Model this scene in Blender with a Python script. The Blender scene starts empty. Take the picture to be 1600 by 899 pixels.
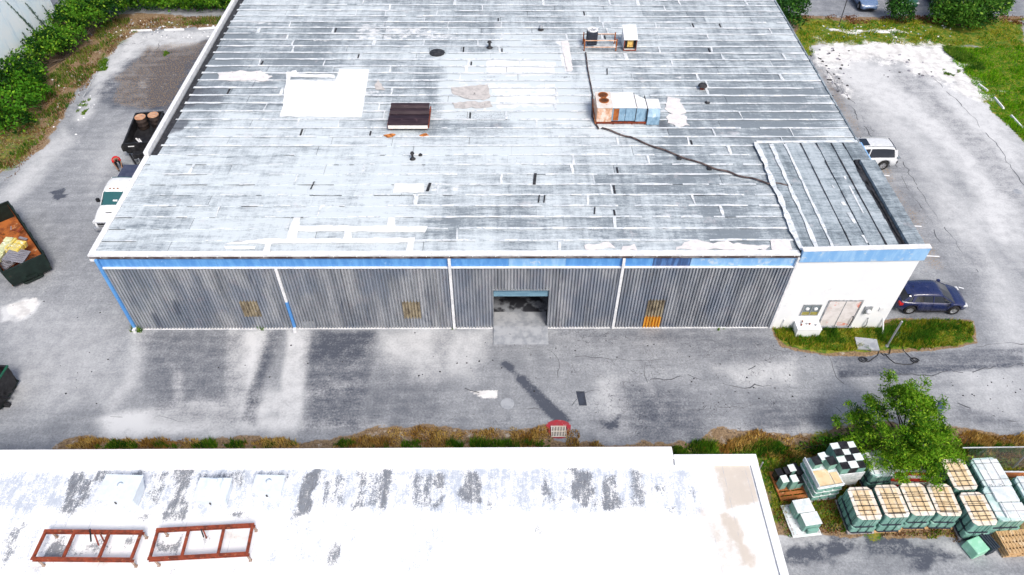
import bpy, bmesh, math, random
import numpy as np
from mathutils import Vector, Matrix
random.seed(7); rng = np.random.default_rng(7)
R = math.radians
scene = bpy.context.scene
col = scene.collection

# ------------------------------------------------------------------ camera, sky, sun, exposure
CX, CY, CZ = 21.118, -27.042, 31.686
PITCH, YAW, ROLL, FOC = 0.809352, 0.0172465, 0.0103440, 1120.96
cp, sp, cyw, syw = math.cos(PITCH), math.sin(PITCH), math.cos(YAW), math.sin(YAW)
cF = np.array([syw*cp, cyw*cp, -sp]); cR = np.array([cyw, -syw, 0.0]); cU = np.cross(cR, cF)
cr, sr = math.cos(ROLL), math.sin(ROLL)
cR, cU = cr*cR + sr*cU, -sr*cR + cr*cU
cam_data = bpy.data.cameras.new('camera')
cam_data.sensor_width = 36.0
cam_data.lens = FOC/1600*36.0
cam_data.clip_end = 2000
cam = bpy.data.objects.new('camera', cam_data)
m4 = Matrix.Identity(4)
for i in range(3):
    m4[i][0] = cR[i]; m4[i][1] = cU[i]; m4[i][2] = -cF[i]
m4[0][3], m4[1][3], m4[2][3] = CX, CY, CZ
cam.matrix_world = m4
col.objects.link(cam); scene.camera = cam

SUN_EL, SUN_AZ = R(52), R(152)     # azimuth measured from +Y towards +X
world = bpy.data.worlds.new('World'); scene.world = world; world.use_nodes = True
nt = world.node_tree
sky = nt.nodes.new('ShaderNodeTexSky'); sky.sky_type = 'NISHITA'; sky.sun_disc = False
sky.sun_elevation = SUN_EL; sky.sun_rotation = SUN_AZ
sky.air_density = 1.0; sky.dust_density = 4.0; sky.ozone_density = 1.0
bg = nt.nodes['Background']; bg.inputs['Strength'].default_value = 0.102
nt.links.new(sky.outputs['Color'], bg.inputs['Color'])
sd = bpy.data.lights.new('sun', 'SUN'); sd.energy = 1.6; sd.angle = R(16); sd.color = (1.0, 0.95, 0.88)
so = bpy.data.objects.new('sun', sd)
sdir = Vector((math.sin(SUN_AZ)*math.cos(SUN_EL), math.cos(SUN_AZ)*math.cos(SUN_EL), math.sin(SUN_EL)))
so.rotation_euler = sdir.to_track_quat('Z', 'Y').to_euler(); so.location = (20, 0, 60)
col.objects.link(so)
scene.view_settings.view_transform = 'Standard'; scene.view_settings.look = 'None'
scene.view_settings.exposure = 0.74; scene.view_settings.gamma = 1.0

# ------------------------------------------------------------------ helpers
def W(px, py, z=0.0):
    d = cF + cR*(px-800)/FOC - cU*(py-449.5)/FOC
    t = (z-CZ)/d[2]
    return (CX+d[0]*t, CY+d[1]*t)
def WY(px, py, y=0.0):
    d = cF + cR*(px-800)/FOC - cU*(py-449.5)/FOC
    t = (y-CY)/d[1]
    return (CX+d[0]*t, CZ+d[2]*t)

def _hash(ix, iy, s):
    h = (ix*374761393 + iy*668265263 + s*1274126177) & 0xffffffff
    h = ((h ^ (h >> 13))*1274126177) & 0xffffffff
    return ((h ^ (h >> 16)) & 0xffffff)/float(0xffffff)
def vnoise(x, y, s=0):
    x = np.asarray(x, float); y = np.asarray(y, float)
    ix = np.floor(x).astype(np.int64); iy = np.floor(y).astype(np.int64)
    fx = x-ix; fy = y-iy; fx = fx*fx*(3-2*fx); fy = fy*fy*(3-2*fy)
    a = _hash(ix, iy, s); b = _hash(ix+1, iy, s); c = _hash(ix, iy+1, s); d = _hash(ix+1, iy+1, s)
    return (a*(1-fx)+b*fx)*(1-fy)+(c*(1-fx)+d*fx)*fy
def fbm(x, y, s=0, o=4):
    t = 0; a = 0.5; n = 0
    for k in range(o):
        t = t + a*vnoise(np.asarray(x)*2**k, np.asarray(y)*2**k, s+k*17); n += a; a *= 0.55
    return t/n
def inpoly(X, Y, P):
    ins = np.zeros(X.shape, bool); D = np.full(X.shape, 1e9); n = len(P)
    for i in range(n):
        x0, y0 = P[i]; x1, y1 = P[(i+1) % n]
        dx, dy = x1-x0, y1-y0
        t = np.clip(((X-x0)*dx+(Y-y0)*dy)/(dx*dx+dy*dy+1e-12), 0, 1)
        D = np.minimum(D, np.hypot(X-x0-t*dx, Y-y0-t*dy))
        c = ((y0 > Y) != (y1 > Y)) & (X < (x1-x0)*(Y-y0)/((y1-y0) if y1 != y0 else 1e-9)+x0)
        ins ^= c
    return np.where(ins, -D, D)          # signed distance, negative inside

class MB:
    def __init__(s): s.v = []; s.f = []; s.m = []
    def add(s, vs, fs, mi=0):
        b = len(s.v); s.v += [tuple(map(float, v)) for v in vs]
        s.f += [tuple(b+i for i in f) for f in fs]; s.m += [mi]*len(fs)
        return s
    def box(s, x0, x1, y0, y1, z0, z1, mi=0):
        return s.add([(x0,y0,z0),(x1,y0,z0),(x1,y1,z0),(x0,y1,z0),(x0,y0,z1),(x1,y0,z1),(x1,y1,z1),(x0,y1,z1)],
            [(0,3,2,1),(4,5,6,7),(0,1,5,4),(1,2,6,5),(2,3,7,6),(3,0,4,7)], mi)
    def bar(s, p, q, w, h, mi=0, up=(0,0,1)):
        p = Vector(p); q = Vector(q); d = (q-p).normalized(); u = Vector(up)
        if abs(d.dot(u)) > 0.98: u = Vector((0,1,0))
        r = d.cross(u).normalized()*w/2; u2 = r.cross(d).normalized()*h/2
        vs = [p-r-u2, p+r-u2, p+r+u2, p-r+u2, q-r-u2, q+r-u2, q+r+u2, q-r+u2]
        return s.add(vs, [(0,1,2,3),(7,6,5,4),(0,4,5,1),(1,5,6,2),(2,6,7,3),(3,7,4,0)], mi)
    def tube(s, pts, r, n=6, mi=0):
        pts = [Vector(p) for p in pts]; rings = []; L = len(pts)
        rr = r if isinstance(r, (list, tuple)) else [r]*L
        b = len(s.v)
        for i, p in enumerate(pts):
            d = (pts[min(i+1, L-1)]-pts[max(i-1, 0)]).normalized()
            u = Vector((0,0,1)) if abs(d.z) < 0.95 else Vector((0,1,0))
            a = d.cross(u).normalized(); c = a.cross(d).normalized()
            for k in range(n):
                t = 2*math.pi*k/n
                s.v.append(tuple(p+(a*math.cos(t)+c*math.sin(t))*rr[i]))
        for i in range(L-1):
            for k in range(n):
                s.f.append((b+i*n+k, b+i*n+(k+1) % n, b+(i+1)*n+(k+1) % n, b+(i+1)*n+k)); s.m.append(mi)
        s.f.append(tuple(b+k for k in range(n))[::-1]); s.m.append(mi)
        s.f.append(tuple(b+(L-1)*n+k for k in range(n))); s.m.append(mi)
        return s
    def lathe(s, prof, c=(0,0,0), axis='z', n=20, mi=0, cap=True):
        b = len(s.v)
        for r, h in prof:
            for k in range(n):
                t = 2*math.pi*k/n; x, y, z = r*math.cos(t), r*math.sin(t), h
                if axis == 'x': x, y, z = z, x, y
                if axis == 'y': x, y, z = x, z, y
                s.v.append((c[0]+x, c[1]+y, c[2]+z))
        for i in range(len(prof)-1):
            for k in range(n):
                s.f.append((b+i*n+k, b+i*n+(k+1) % n, b+(i+1)*n+(k+1) % n, b+(i+1)*n+k)); s.m.append(mi)
        if cap:
            s.f.append(tuple(b+k for k in range(n))[::-1]); s.m.append(mi)
            s.f.append(tuple(b+(len(prof)-1)*n+k for k in range(n))); s.m.append(mi)
        return s
    def prism(s, P, z0, z1, mi=0):
        n = len(P); b = len(s.v)
        s.v += [(float(p[0]), float(p[1]), z0) for p in P]+[(float(p[0]), float(p[1]), z1) for p in P]
        s.f.append(tuple(b+i for i in range(n))[::-1]); s.f.append(tuple(b+n+i for i in range(n))); s.m += [mi, mi]
        for i in range(n):
            j = (i+1) % n; s.f.append((b+i, b+j, b+n+j, b+n+i)); s.m.append(mi)
        return s
    def build(s, name, mats, parent=None, smooth=False, label=None, kind=None, off=None, bevel=0, fix=True):
        me = bpy.data.meshes.new(name); vs = s.v
        if off is not None: vs = [(v[0]-off[0], v[1]-off[1], v[2]-off[2]) for v in vs]
        me.from_pydata(vs, [], s.f)
        if not isinstance(mats, (list, tuple)): mats = [mats]
        for m in mats: me.materials.append(m)
        me.polygons.foreach_set('material_index', s.m)
        if bevel or fix:
            bm = bmesh.new(); bm.from_mesh(me)
            if fix: bmesh.ops.recalc_face_normals(bm, faces=bm.faces)
            if bevel:
                es = [e for e in bm.edges if len(e.link_faces) == 2 and e.calc_face_angle(0) > 0.6]
                bmesh.ops.bevel(bm, geom=es, offset=bevel, segments=2, profile=0.6, affect='EDGES', clamp_overlap=True)
            bm.to_mesh(me); bm.free()
        if smooth: me.polygons.foreach_set('use_smooth', [True]*len(me.polygons))
        me.update()
        o = bpy.data.objects.new(name, me); col.objects.link(o)
        if parent is not None: o.parent = parent
        if label: o['label'] = label
        if kind: o['kind'] = kind
        return o
def thing(name, label, cat, loc=(0,0,0), rz=0, group=None, rx=0, ry=0):
    o = bpy.data.objects.new(name, None); col.objects.link(o); o.location = loc; o.rotation_euler = (rx, ry, rz)
    o.empty_display_size = 0.3
    o['label'] = label; o['category'] = cat
    if group: o['group'] = group
    return o
def tag(o, label, cat, group=None, kind=None):
    o['label'] = label; o['category'] = cat
    if group: o['group'] = group
    if kind: o['kind'] = kind
    return o
def share(me, name, parent, loc=(0,0,0), rot=(0,0,0), sc=(1,1,1), label=None):
    o = bpy.data.objects.new(name, me); col.objects.link(o); o.parent = parent
    o.location = loc; o.rotation_euler = rot; o.scale = sc
    if label: o['label'] = label
    return o
def mesh_of(mb, name, mats, smooth=False, bevel=0):
    o = mb.build(name, mats, smooth=smooth, bevel=bevel); me = o.data; bpy.data.objects.remove(o); return me
def setcol(o, name, arr):
    a = o.data.color_attributes.new(name, 'FLOAT_COLOR', 'POINT'); a.data.foreach_set('color', np.asarray(arr, np.float32).ravel())

# ------------------------------------------------------------------ materials
class N:
    """tiny node-graph helper"""
    def __init__(s, name):
        s.m = bpy.data.materials.new(name); s.m.use_nodes = True; s.t = s.m.node_tree
        s.b = s.t.nodes['Principled BSDF']; s._pos = None
    def node(s, t, **k):
        n = s.t.nodes.new(t)
        for a, v in k.items(): setattr(n, a, v)
        return n
    def link(s, a, b): s.t.links.new(a, b)
    def inp(s, sock, v):
        if hasattr(v, 'links') or hasattr(v, 'is_linked'): s.link(v, sock)
        else: sock.default_value = v
    def pos(s, sc=(1,1,1), obj=False, rot=(0,0,0)):
        if obj: src = s.node('ShaderNodeTexCoord').outputs['Object']
        else:
            if not s._pos: s._pos = s.node('ShaderNodeNewGeometry').outputs['Position']
            src = s._pos
        mp = s.node('ShaderNodeMapping'); mp.inputs['Scale'].default_value = sc; mp.inputs['Rotation'].default_value = rot
        s.link(src, mp.inputs['Vector']); return mp.outputs['Vector']
    def noise(s, scale=1, det=6, rough=0.6, sc=(1,1,1), obj=False, rot=(0,0,0), dist=0):
        n = s.node('ShaderNodeTexNoise'); n.inputs['Scale'].default_value = scale; n.inputs['Detail'].default_value = det
        n.inputs['Roughness'].default_value = rough; n.inputs['Distortion'].default_value = dist
        s.link(s.pos(sc, obj, rot), n.inputs['Vector']); return n.outputs['Fac']
    def ramp(s, v, a, b, lo=0.0, hi=1.0):
        n = s.node('ShaderNodeMapRange'); s.inp(n.inputs['Value'], v)
        for k, x in zip(('From Min','From Max','To Min','To Max'), (a, b, lo, hi)): s.inp(n.inputs[k], x)
        n.clamp = True; n.interpolation_type = 'SMOOTHSTEP'; return n.outputs['Result']
    def math(s, op, a, b=0.0, c=None):
        n = s.node('ShaderNodeMath', operation=op); s.inp(n.inputs[0], a); s.inp(n.inputs[1], b)
        if c is not None: s.inp(n.inputs[2], c)
        return n.outputs[0]
    def mix(s, f, a, b, mode='MIX'):
        n = s.node('ShaderNodeMix', data_type='RGBA', blend_type=mode)
        s.inp(n.inputs[0], f)
        for k, v in ((6, a), (7, b)):
            if isinstance(v, tuple): n.inputs[k].default_value = (v+(1,))[:4]
            else: s.link(v, n.inputs[k])
        return n.outputs[2]
    def attr(s, name):
        n = s.node('ShaderNodeAttribute', attribute_name=name); return n
    def sep(s, c):
        n = s.node('ShaderNodeSeparateColor'); s.link(c, n.inputs[0]); return n.outputs
    def rand(s): return s.node('ShaderNodeObjectInfo').outputs['Random']
    def voro(s, scale, feature='DISTANCE_TO_EDGE', sc=(1,1,1), warp=None, rand=1.0):
        n = s.node('ShaderNodeTexVoronoi', feature=feature); n.inputs['Scale'].default_value = scale
        n.inputs['Randomness'].default_value = rand
        v = s.pos(sc)
        if warp is not None:
            a = s.node('ShaderNodeVectorMath', operation='ADD'); s.link(v, a.inputs[0]); s.link(warp, a.inputs[1]); v = a.outputs[0]
        s.link(v, n.inputs['Vector']); return n.outputs[0]
    def done(s, color, rough=0.7, metal=0.0, bump=None, bs=0.2, bd=0.02, spec=0.3):
        s.inp(s.b.inputs['Base Color'], color if not isinstance(color, tuple) else (color+(1,))[:4])
        s.inp(s.b.inputs['Roughness'], rough); s.inp(s.b.inputs['Metallic'], metal)
        s.b.inputs['Specular IOR Level'].default_value = spec
        if bump is not None:
            n = s.node('ShaderNodeBump'); n.inputs['Strength'].default_value = bs; n.inputs['Distance'].default_value = bd
            s.link(bump, n.inputs['Height']); s.link(n.outputs[0], s.b.inputs['Normal'])
        return s.m

def mat(name, c1, c2=None, scale=3.0, rough=0.6, metal=0.0, lo=0.4, hi=0.65, sc=(1,1,1), var=0.0, spec=0.3, obj=False, c3=None, s3=1.0, l3=0.55, h3=0.62, bs=0.15):
    n = N(name)
    c2 = c2 or tuple(x*0.8 for x in c1)
    f = n.ramp(n.noise(scale, 6, 0.62, sc, obj), lo, hi)
    c = n.mix(f, c1, c2)
    if c3: c = n.mix(n.ramp(n.noise(s3, 8, 0.7, (1,1,1), obj, dist=0.3), l3, h3), c, c3)
    if var:
        v = n.math('MULTIPLY_ADD', n.rand(), var*2, 1-var)
        c = n.mix(1.0, c, n.node('ShaderNodeCombineColor').outputs[0], 'MULTIPLY')
        cc = n.t.nodes[-1] if False else [x for x in n.t.nodes if x.bl_idname == 'ShaderNodeCombineColor'][0]
        for i in range(3): n.link(v, cc.inputs[i])
    r = n.ramp(n.noise(scale*2.3, 4, 0.6, sc, obj), 0.3, 0.7, max(rough-0.1, 0.02), min(rough+0.1, 1))
    return n.done(c, r, metal, n.noise(scale*6, 4, 0.7, (1,1,1), obj), bs, 0.01, spec)
# ------------------------------------------------------------------ ground
def painter(X, Y):
    ch = {}
    def paint(c, pts, val=1.0, soft=0.8, jit=0.5, ns=0.6, mode='max', z=0.0, world_pts=False, seed=0):
        if c not in ch: ch[c] = np.zeros(X.shape)
        P = pts if world_pts else [W(a, b, z) for a, b in pts]
        xs = [p[0] for p in P]; ys = [p[1] for p in P]; g = soft+jit+0.2
        sel = (X > min(xs)-g) & (X < max(xs)+g) & (Y > min(ys)-g) & (Y < max(ys)+g)
        if not sel.any(): return
        x, y = X[sel], Y[sel]
        d = inpoly(x, y, P) + (fbm(x*ns, y*ns, 5+seed, 5)-0.5)*2.4*jit
        m = np.clip(0.5-d/soft, 0, 1); m = m*m*(3-2*m)
        a = ch[c]
        if mode == 'max': a[sel] = np.maximum(a[sel], m*val)
        elif mode == 'add': a[sel] = a[sel]+m*val
        elif mode == 'cut': a[sel] = a[sel]*(1-m*val)
    return ch, paint

gx = np.arange(-34, 80.01, 0.13); gy = np.arange(-20, 46.01, 0.13)
nx, ny = len(gx), len(gy)
GX, GY = np.meshgrid(gx, gy); GX = GX.ravel(); GY = GY.ravel()
ch, P = painter(GX, GY)
for k in 'LDCSVM': ch[k] = np.zeros(GX.shape)
# dust washes and the pale strips on the yard (L), darker ground, mostly damp and oily stains (D)
P('D', [(218,516),(385,515),(372,560),(385,600),(370,668),(240,660),(225,590)], .55, 1.2, .35)
P('D', [(232,516),(385,516),(330,545),(236,548)], .55, 1.2, .5, seed=3)
P('L', [(358,516),(425,516),(398,600),(380,655),(352,655),(352,580)], .85, .5, .12)
P('D', [(418,516),(445,516),(412,600),(398,665),(375,660),(390,600)], .75, .6, .12)
P('L', [(450,516),(486,516),(478,600),(472,668),(432,672),(440,590)], .75, .4, .12)
P('D', [(487,516),(590,516),(580,590),(560,670),(474,675),(480,560)], .75, 1.1, .4)
P('D', [(500,518),(585,518),(560,555),(492,560)], .4, 1.0, .4, seed=9, mode='add')
P('D', [(560,560),(700,570),(720,680),(560,680)], .35, 2.0, .8)
P('L', [(592,516),(765,516),(740,590),(660,600),(600,560)], .6, 1.6, .6)
P('D', [(680,520),(715,518),(695,585),(675,560)], .35, .8, .3)
P('L', [(163,655),(300,622),(560,600),(420,650),(600,665),(330,682),(170,690)], .7, 1.2, .5)
P('L', [(160,655),(270,628),(400,640),(330,668),(200,672)], .55, 1.0, .4, mode='add', seed=4)
P('L', [(272,578),(287,576),(286,630),(268,640)], 1.0, .5, .06)
P('L', [(200,518),(235,516),(218,600),(170,650),(160,640),(195,580)], .45, 1.0, .3)
P('L', [(0,470),(180,500),(190,620),(0,640)], .3, 3, 1)
P('L', [(0,480),(40,465),(62,472),(40,500),(0,505)], .9, .3, .35)
P('M', [(8,476),(56,465),(58,474),(34,499),(15,492)], .9, .25, .25)
P('D', [(870,516),(1200,516),(1185,545),(900,530)], .4, .6, .6, 1.2)
P('C', [(865,516),(1210,516),(1260,560),(1260,690),(940,690),(900,600)], 1, 1.5, 1.2)
P('D', [(970,600),(1060,610),(1120,690),(985,695)], .75, 1.6, .6)
P('D', [(930,645),(985,650),(985,695),(940,693)], .5, 1.2, .6)
P('L', [(930,585),(975,590),(1000,690),(940,690)], .5, 1.2, .35)
P('L', [(1000,598),(1015,600),(1060,660),(1045,665)], .35, .7, .2)
P('D', [(1180,640),(1300,600),(1300,660),(1270,690),(1150,690)], .55, 1.2, .5)
P('D', [(1045,520),(1200,516),(1240,560),(1090,560)], .35, 1.5, .8)
P('D', [(1190,522),(1215,520),(1300,555),(1290,562),(1230,556)], .5, .8, .3)
P('L', [(1120,575),(1240,562),(1240,600),(1150,600)], .55, 1.2, .4)
P('D', [(1296,556),(1410,552),(1600,543),(1600,570),(1460,584),(1312,590)], .62, .25, .05)
P('D', [(1310,580),(1600,568),(1600,574),(1312,592)], .35, .15, .04, mode='add')
P('D', [(1500,635),(1600,660),(1600,672),(1490,655)], .5, .6, .4)
P('L', [(1480,575),(1600,570),(1600,660),(1520,640)], .4, 1.5, .6)
P('L', [(1130,672),(1260,665),(1300,672),(1270,690),(1140,695)], .6, .7, .3)
# oil trail down to the drain, wet blob
for a, b, w, v in (((790,568),(812,590),.10,.8),((812,590),(850,630),.28,.9),((850,630),(884,662),.32,1.0),((786,566),(800,576),.16,1.1)):
    (x0, y0), (x1, y1) = W(*a), W(*b); L = math.hypot(x1-x0, y1-y0); nx_, ny_ = -(y1-y0)/L*w, (x1-x0)/L*w
    P('D', [(x0+nx_, y0+ny_),(x1+nx_, y1+ny_),(x1-nx_, y1-ny_),(x0-nx_, y0-ny_)], v*1.9, .3, .05, 1.5, 'add', world_pts=True)
P('D', [(945,662),(968,650),(965,668),(948,672)], .9, .4, .3, 1.5, 'add')
P('D', [(770,658),(800,650),(798,672),(770,676)], .4, .6, .5, 1.5, 'add')
P('M', [(724,610),(752,612),(778,609),(776,622),(757,622),(742,617)], .95, .12, .12, 1.5)
P('D', [(78,300),(98,296),(100,308),(90,316),(82,311)], 1.6, .15, .4, 2.0, 'add')
# left lot
P('D', [(178,118),(230,72),(285,78),(330,62),(300,150),(262,176),(180,170),(150,150)], .85, 1.3, .9, .5)
P('D', [(240,100),(330,75),(265,185),(230,180)], .55, 1.5, .6, mode='add', seed=2)
P('S', [(178,118),(230,72),(330,62),(262,176),(170,160)], .44, 1.5, .9, .8)
P('L', [(185,100),(205,52),(340,48),(330,62),(240,80),(190,100)], .7, .9, .6)
P('L', [(214,132),(232,120),(245,124),(225,142)], 1.0, .35, .2)
P('L', [(128,175),(150,120),(185,75),(205,95),(150,160),(120,200)], .6, 1.2, .7)
P('L', [(140,240),(250,150),(240,200),(190,250),(150,300)], .25, 2, .7)
P('L', [(0,310),(40,255),(100,200),(120,215),(60,285),(20,315)], .5, 1.5, .6)
P('C', [(170,50),(345,45),(330,85),(180,100)], .6, 1.5, 1)
# right lot
P('M', [(1262,66),(1478,64),(1500,95),(1560,160),(1510,150),(1440,112),(1370,95),(1290,110)], 1, 3.2, 1.4, .7)
P('M', [(1260,75),(1300,90),(1340,150),(1325,160),(1270,100)], .55, 1.2, .8)
P('L', [(1262,66),(1600,150),(1600,430),(1560,400),(1480,250),(1340,140)], .85, 3, 1.5, .3)
P('L', [(1440,115),(1600,235),(1600,300),(1520,200)], .6, 1.4, .8, .5)
P('L', [(1300,120),(1420,240),(1500,400),(1600,560),(1600,440),(1460,220),(1350,120)], .6, 3.0, 1, .3)
P('D', [(1400,105),(1440,120),(1590,270),(1600,330),(1560,300),(1470,190),(1390,125)], .42, 1.3, .6, .5)
P('D', [(1500,380),(1540,400),(1530,500),(1510,440)], .3, 2, .8)
P('D', [(1290,120),(1310,115),(1325,150),(1305,150)], .6, .5, .5, 1)
P('C', [(1270,90),(1330,120),(1400,230),(1500,420),(1470,420),(1340,220)], .8, 1.5, 1)
P('S', [(1255,80),(1272,80),(1440,330),(1480,430),(1450,420),(1340,230)], .42, 1.5, .9, .6)
P('D', [(1415,440),(1510,445),(1500,500),(1410,500)], .6, 1.0, .25)  # darker ground around the footprint of the navy hatchback
# soil and grass zones
P('S', [(-20,290),(0,270),(70,225),(105,165),(140,120),(185,62),(230,45),(370,38),(375,30),(150,20),(100,20),(-200,60),(-240,300),(-30,335)], 1.15, .8, .7, .6)
P('V', [(-20,275),(10,262),(50,225),(70,180),(40,165),(-200,120)], .55, 1.0, 1.2, .7)
P('V', [(150,75),(180,45),(330,28),(345,35),(210,45),(160,95)], .45, .6, 1.0, .9)
P('V', [(1205,515),(1300,514),(1378,510),(1520,503),(1522,535),(1500,541),(1400,546),(1290,552),(1230,540)], 1.1, .25, .15, 1.2)
P('S', [(1203,513),(1300,510),(1378,500),(1400,498),(1522,500),(1527,536),(1500,545),(1400,552),(1340,556),(1290,556),(1222,543)], 1.1, .2, .15, 1.2)
P('V', [(1478,75),(1600,70),(1700,60),(1740,300),(1600,222),(1530,150)], 1.15, .9, .6, .7)
P('V', [(1235,30),(1600,30),(1600,75),(1245,72)], .8, .8, .9, .6)
P('S', [(1225,26),(1600,24),(1600,72),(1250,72)], .8, .6, .5, .6)
P('M', [(1300,46),(1420,47),(1420,53),(1320,52)], .8, .5, .6, .8)
P('V', [(1248,62),(1262,70),(1275,88),(1262,88)], .9, .5, .5, .9)
P('D', [(1280,0),(1600,-10),(1600,22),(1280,26)], .3, 1, .3)
wz = [(85,700),(100,690),(150,684),(300,690),(360,686),(440,684),(470,692),(520,688),(600,668),(660,664),(720,672),(790,672),(855,662),(865,690),(905,690),(950,694),(1040,692),(1080,690),(1130,668),(1180,672),(1240,682),(1290,678),(1330,660),(1450,665),(1500,668),(1560,682),(1600,682),(1700,690),(1700,860),(1470,842),(1400,838),(1330,842),(1290,835),(1220,838),(1150,900),(900,760),(85,760)]
P('S', wz, 1.1, .35, .3, 1.1)
P('V', [(1060,700),(1300,680),(1600,700),(1600,850),(1400,835),(1210,820),(1150,740)], .65, .8, .9, .8)
P('L', [(1215,835),(1600,850),(1600,870),(1215,850)], .4, 1.2, .6)
P('D', [(1218,848),(1300,838),(1380,842),(1440,850),(1500,868),(1440,880),(1330,860),(1280,870),(1228,875)], 1.25, .6, .7, 1.6)
V_ = ch['V']; S_ = ch['S']
verts = np.stack([GX, GY, np.zeros_like(GX)], 1)
ii = (np.arange(ny-1)[:, None]*nx+np.arange(nx-1)[None, :]).ravel()
quads = np.stack([ii, ii+1, ii+nx+1, ii+nx], 1)
F_ = 500.0; x0, x1, y0, y1 = gx[0], gx[-1], gy[0], gy[-1]
outer = np.array([[-F_,-F_,0],[F_,-F_,0],[F_,F_,0],[-F_,F_,0]]); nb = len(verts)
verts = np.vstack([verts, outer])
c00, c10, c11, c01 = 0, nx-1, nx*ny-1, nx*(ny-1)
quads = np.vstack([quads, [[nb, nb+1, c10, c00],[nb+1, nb+2, c11, c10],[nb+2, nb+3, c01, c11],[nb+3, nb, c00, c01]]])
me = bpy.data.meshes.new('ground'); me.vertices.add(len(verts)); me.vertices.foreach_set('co', verts.ravel().astype(np.float32))
me.loops.add(quads.size); me.loops.foreach_set('vertex_index', quads.ravel().astype(np.int32))
me.polygons.add(len(quads)); me.polygons.foreach_set('loop_start', (np.arange(len(quads))*4).astype(np.int32))
me.update(calc_edges=True); me.validate()
ground = bpy.data.objects.new('ground', me); col.objects.link(ground); ground['kind'] = 'structure'
def pad(a): return np.concatenate([a, np.zeros(4)])
one = np.ones(nb+4)
setcol(ground, 'PA', np.stack([pad(ch['L']), pad(ch['D']), pad(ch['C']), one], 1))
setcol(ground, 'PB', np.stack([pad(ch['S']), pad(ch['V']), pad(ch['M']), one], 1))

g = N('weathered_yard_ground')
a = g.sep(g.attr('PA').outputs['Color']); b = g.sep(g.attr('PB').outputs['Color'])
big = g.noise(0.22, 4, 0.6); mid = g.noise(1.3, 8, 0.65); fine = g.noise(9, 8, 0.75); grit = g.noise(38, 3, 0.8)
strx = g.noise(1.0, 6, 0.65, (0.25, 2.2, 1)); sweep = g.noise(0.8, 6, 0.6, (1.6, 0.35, 1), rot=(0,0,0.5))
t = g.math('ADD', g.math('MULTIPLY', big, .35), g.math('ADD', g.math('MULTIPLY', mid, .25), g.math('ADD', g.math('MULTIPLY', strx, .25), g.math('MULTIPLY', sweep, .15))))
base = g.mix(g.ramp(t, .36, .64), (.235,.252,.275), (.47,.49,.51))
base = g.mix(g.ramp(fine, .30, .70), g.mix(.55, base, (.10,.105,.125)), base)
veins = g.ramp(g.math('ABSOLUTE', g.math('SUBTRACT', g.noise(2.6, 9, .75, dist=.6), .5)), .0, .022, .42, 0)
base = g.mix(veins, base, (.10,.105,.12))
smear = g.ramp(g.noise(1.0, 9, .8, (.5, 5, 1)), .56, .68, 0, .22); base = g.mix(smear, base, (.60,.62,.65))
base = g.mix(g.ramp(grit, .25, .5, .30, 0.0), base, (.07,.07,.085))
specks = g.ramp(g.noise(3.2, 4, 0.75), .74, .77)
base = g.mix(g.math('MULTIPLY', specks, .55), base, (.05,.052,.06))
warpn = g.node('ShaderNodeTexNoise'); warpn.inputs['Scale'].default_value = 1.7; g.link(g.pos(), warpn.inputs['Vector'])
cr1 = g.ramp(g.voro(0.34, warp=warpn.outputs['Color']), .004, .018, 1, 0)
cr2 = g.ramp(g.voro(2.1, warp=warpn.outputs['Color']), .004, .022, 1, 0)
crm = g.math('MULTIPLY', cr2, g.math('MULTIPLY', a[2], g.ramp(g.noise(.8, 5, .6), .46, .58)))
cr1m = g.math('MULTIPLY', cr1, g.ramp(g.noise(.35, 3, .6), .52, .66, 0, .18))
L = g.math('MULTIPLY', g.math('MULTIPLY', a[0], 1.3), g.ramp(g.math('ADD', mid, g.math('MULTIPLY', fine, 1.0)), .62, 1.30, .45, 1.05))
base = g.mix(L, base, (.60,.61,.62))
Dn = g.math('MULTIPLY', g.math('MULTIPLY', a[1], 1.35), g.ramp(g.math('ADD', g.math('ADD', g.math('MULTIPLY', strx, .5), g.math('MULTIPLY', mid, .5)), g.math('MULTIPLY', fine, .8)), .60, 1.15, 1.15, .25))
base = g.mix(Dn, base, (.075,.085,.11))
base = g.mix(g.math('MULTIPLY', g.math('MAXIMUM', crm, cr1m), .8), base, (.04,.04,.05))
alli = g.math('MULTIPLY', a[2], g.ramp(g.noise(6, 6, .8), .56, .66, 0, .6))
base = g.mix(alli, base, (.09,.09,.105))
def edge(m, amt=.6, lo=.38, hi=.62, n=fine):
    return g.ramp(g.math('ADD', m, g.math('MULTIPLY', g.math('SUBTRACT', n, .5), amt*2)), lo, hi)
soil = g.mix(g.ramp(fine, .35, .6), (.075,.042,.022), (.30,.20,.10))
soil = g.mix(g.ramp(g.noise(1.9, 6, .7), .55, .68), soil, (.42,.37,.31))
base = g.mix(g.math('MULTIPLY', edge(b[0], .9), .92), base, soil)
veg = g.mix(g.ramp(g.noise(2.4, 6, .7), .42, .62), (.05,.13,.010), (.24,.22,.03))
base = g.mix(edge(b[1], 1.1), base, veg)
base = g.mix(edge(b[2], 1.3, .30, .85, g.math('ADD', g.math('MULTIPLY', fine, .55), g.math('MULTIPLY', mid, .45))), base, g.mix(g.ramp(mid, .35, .65), (.56,.55,.54), (.80,.80,.79)))
g.done(base, .88, 0, g.math('ADD', fine, g.math('MULTIPLY', grit, .5)), .35, .012, .2)
ground.data.materials.append(g.m)
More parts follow.
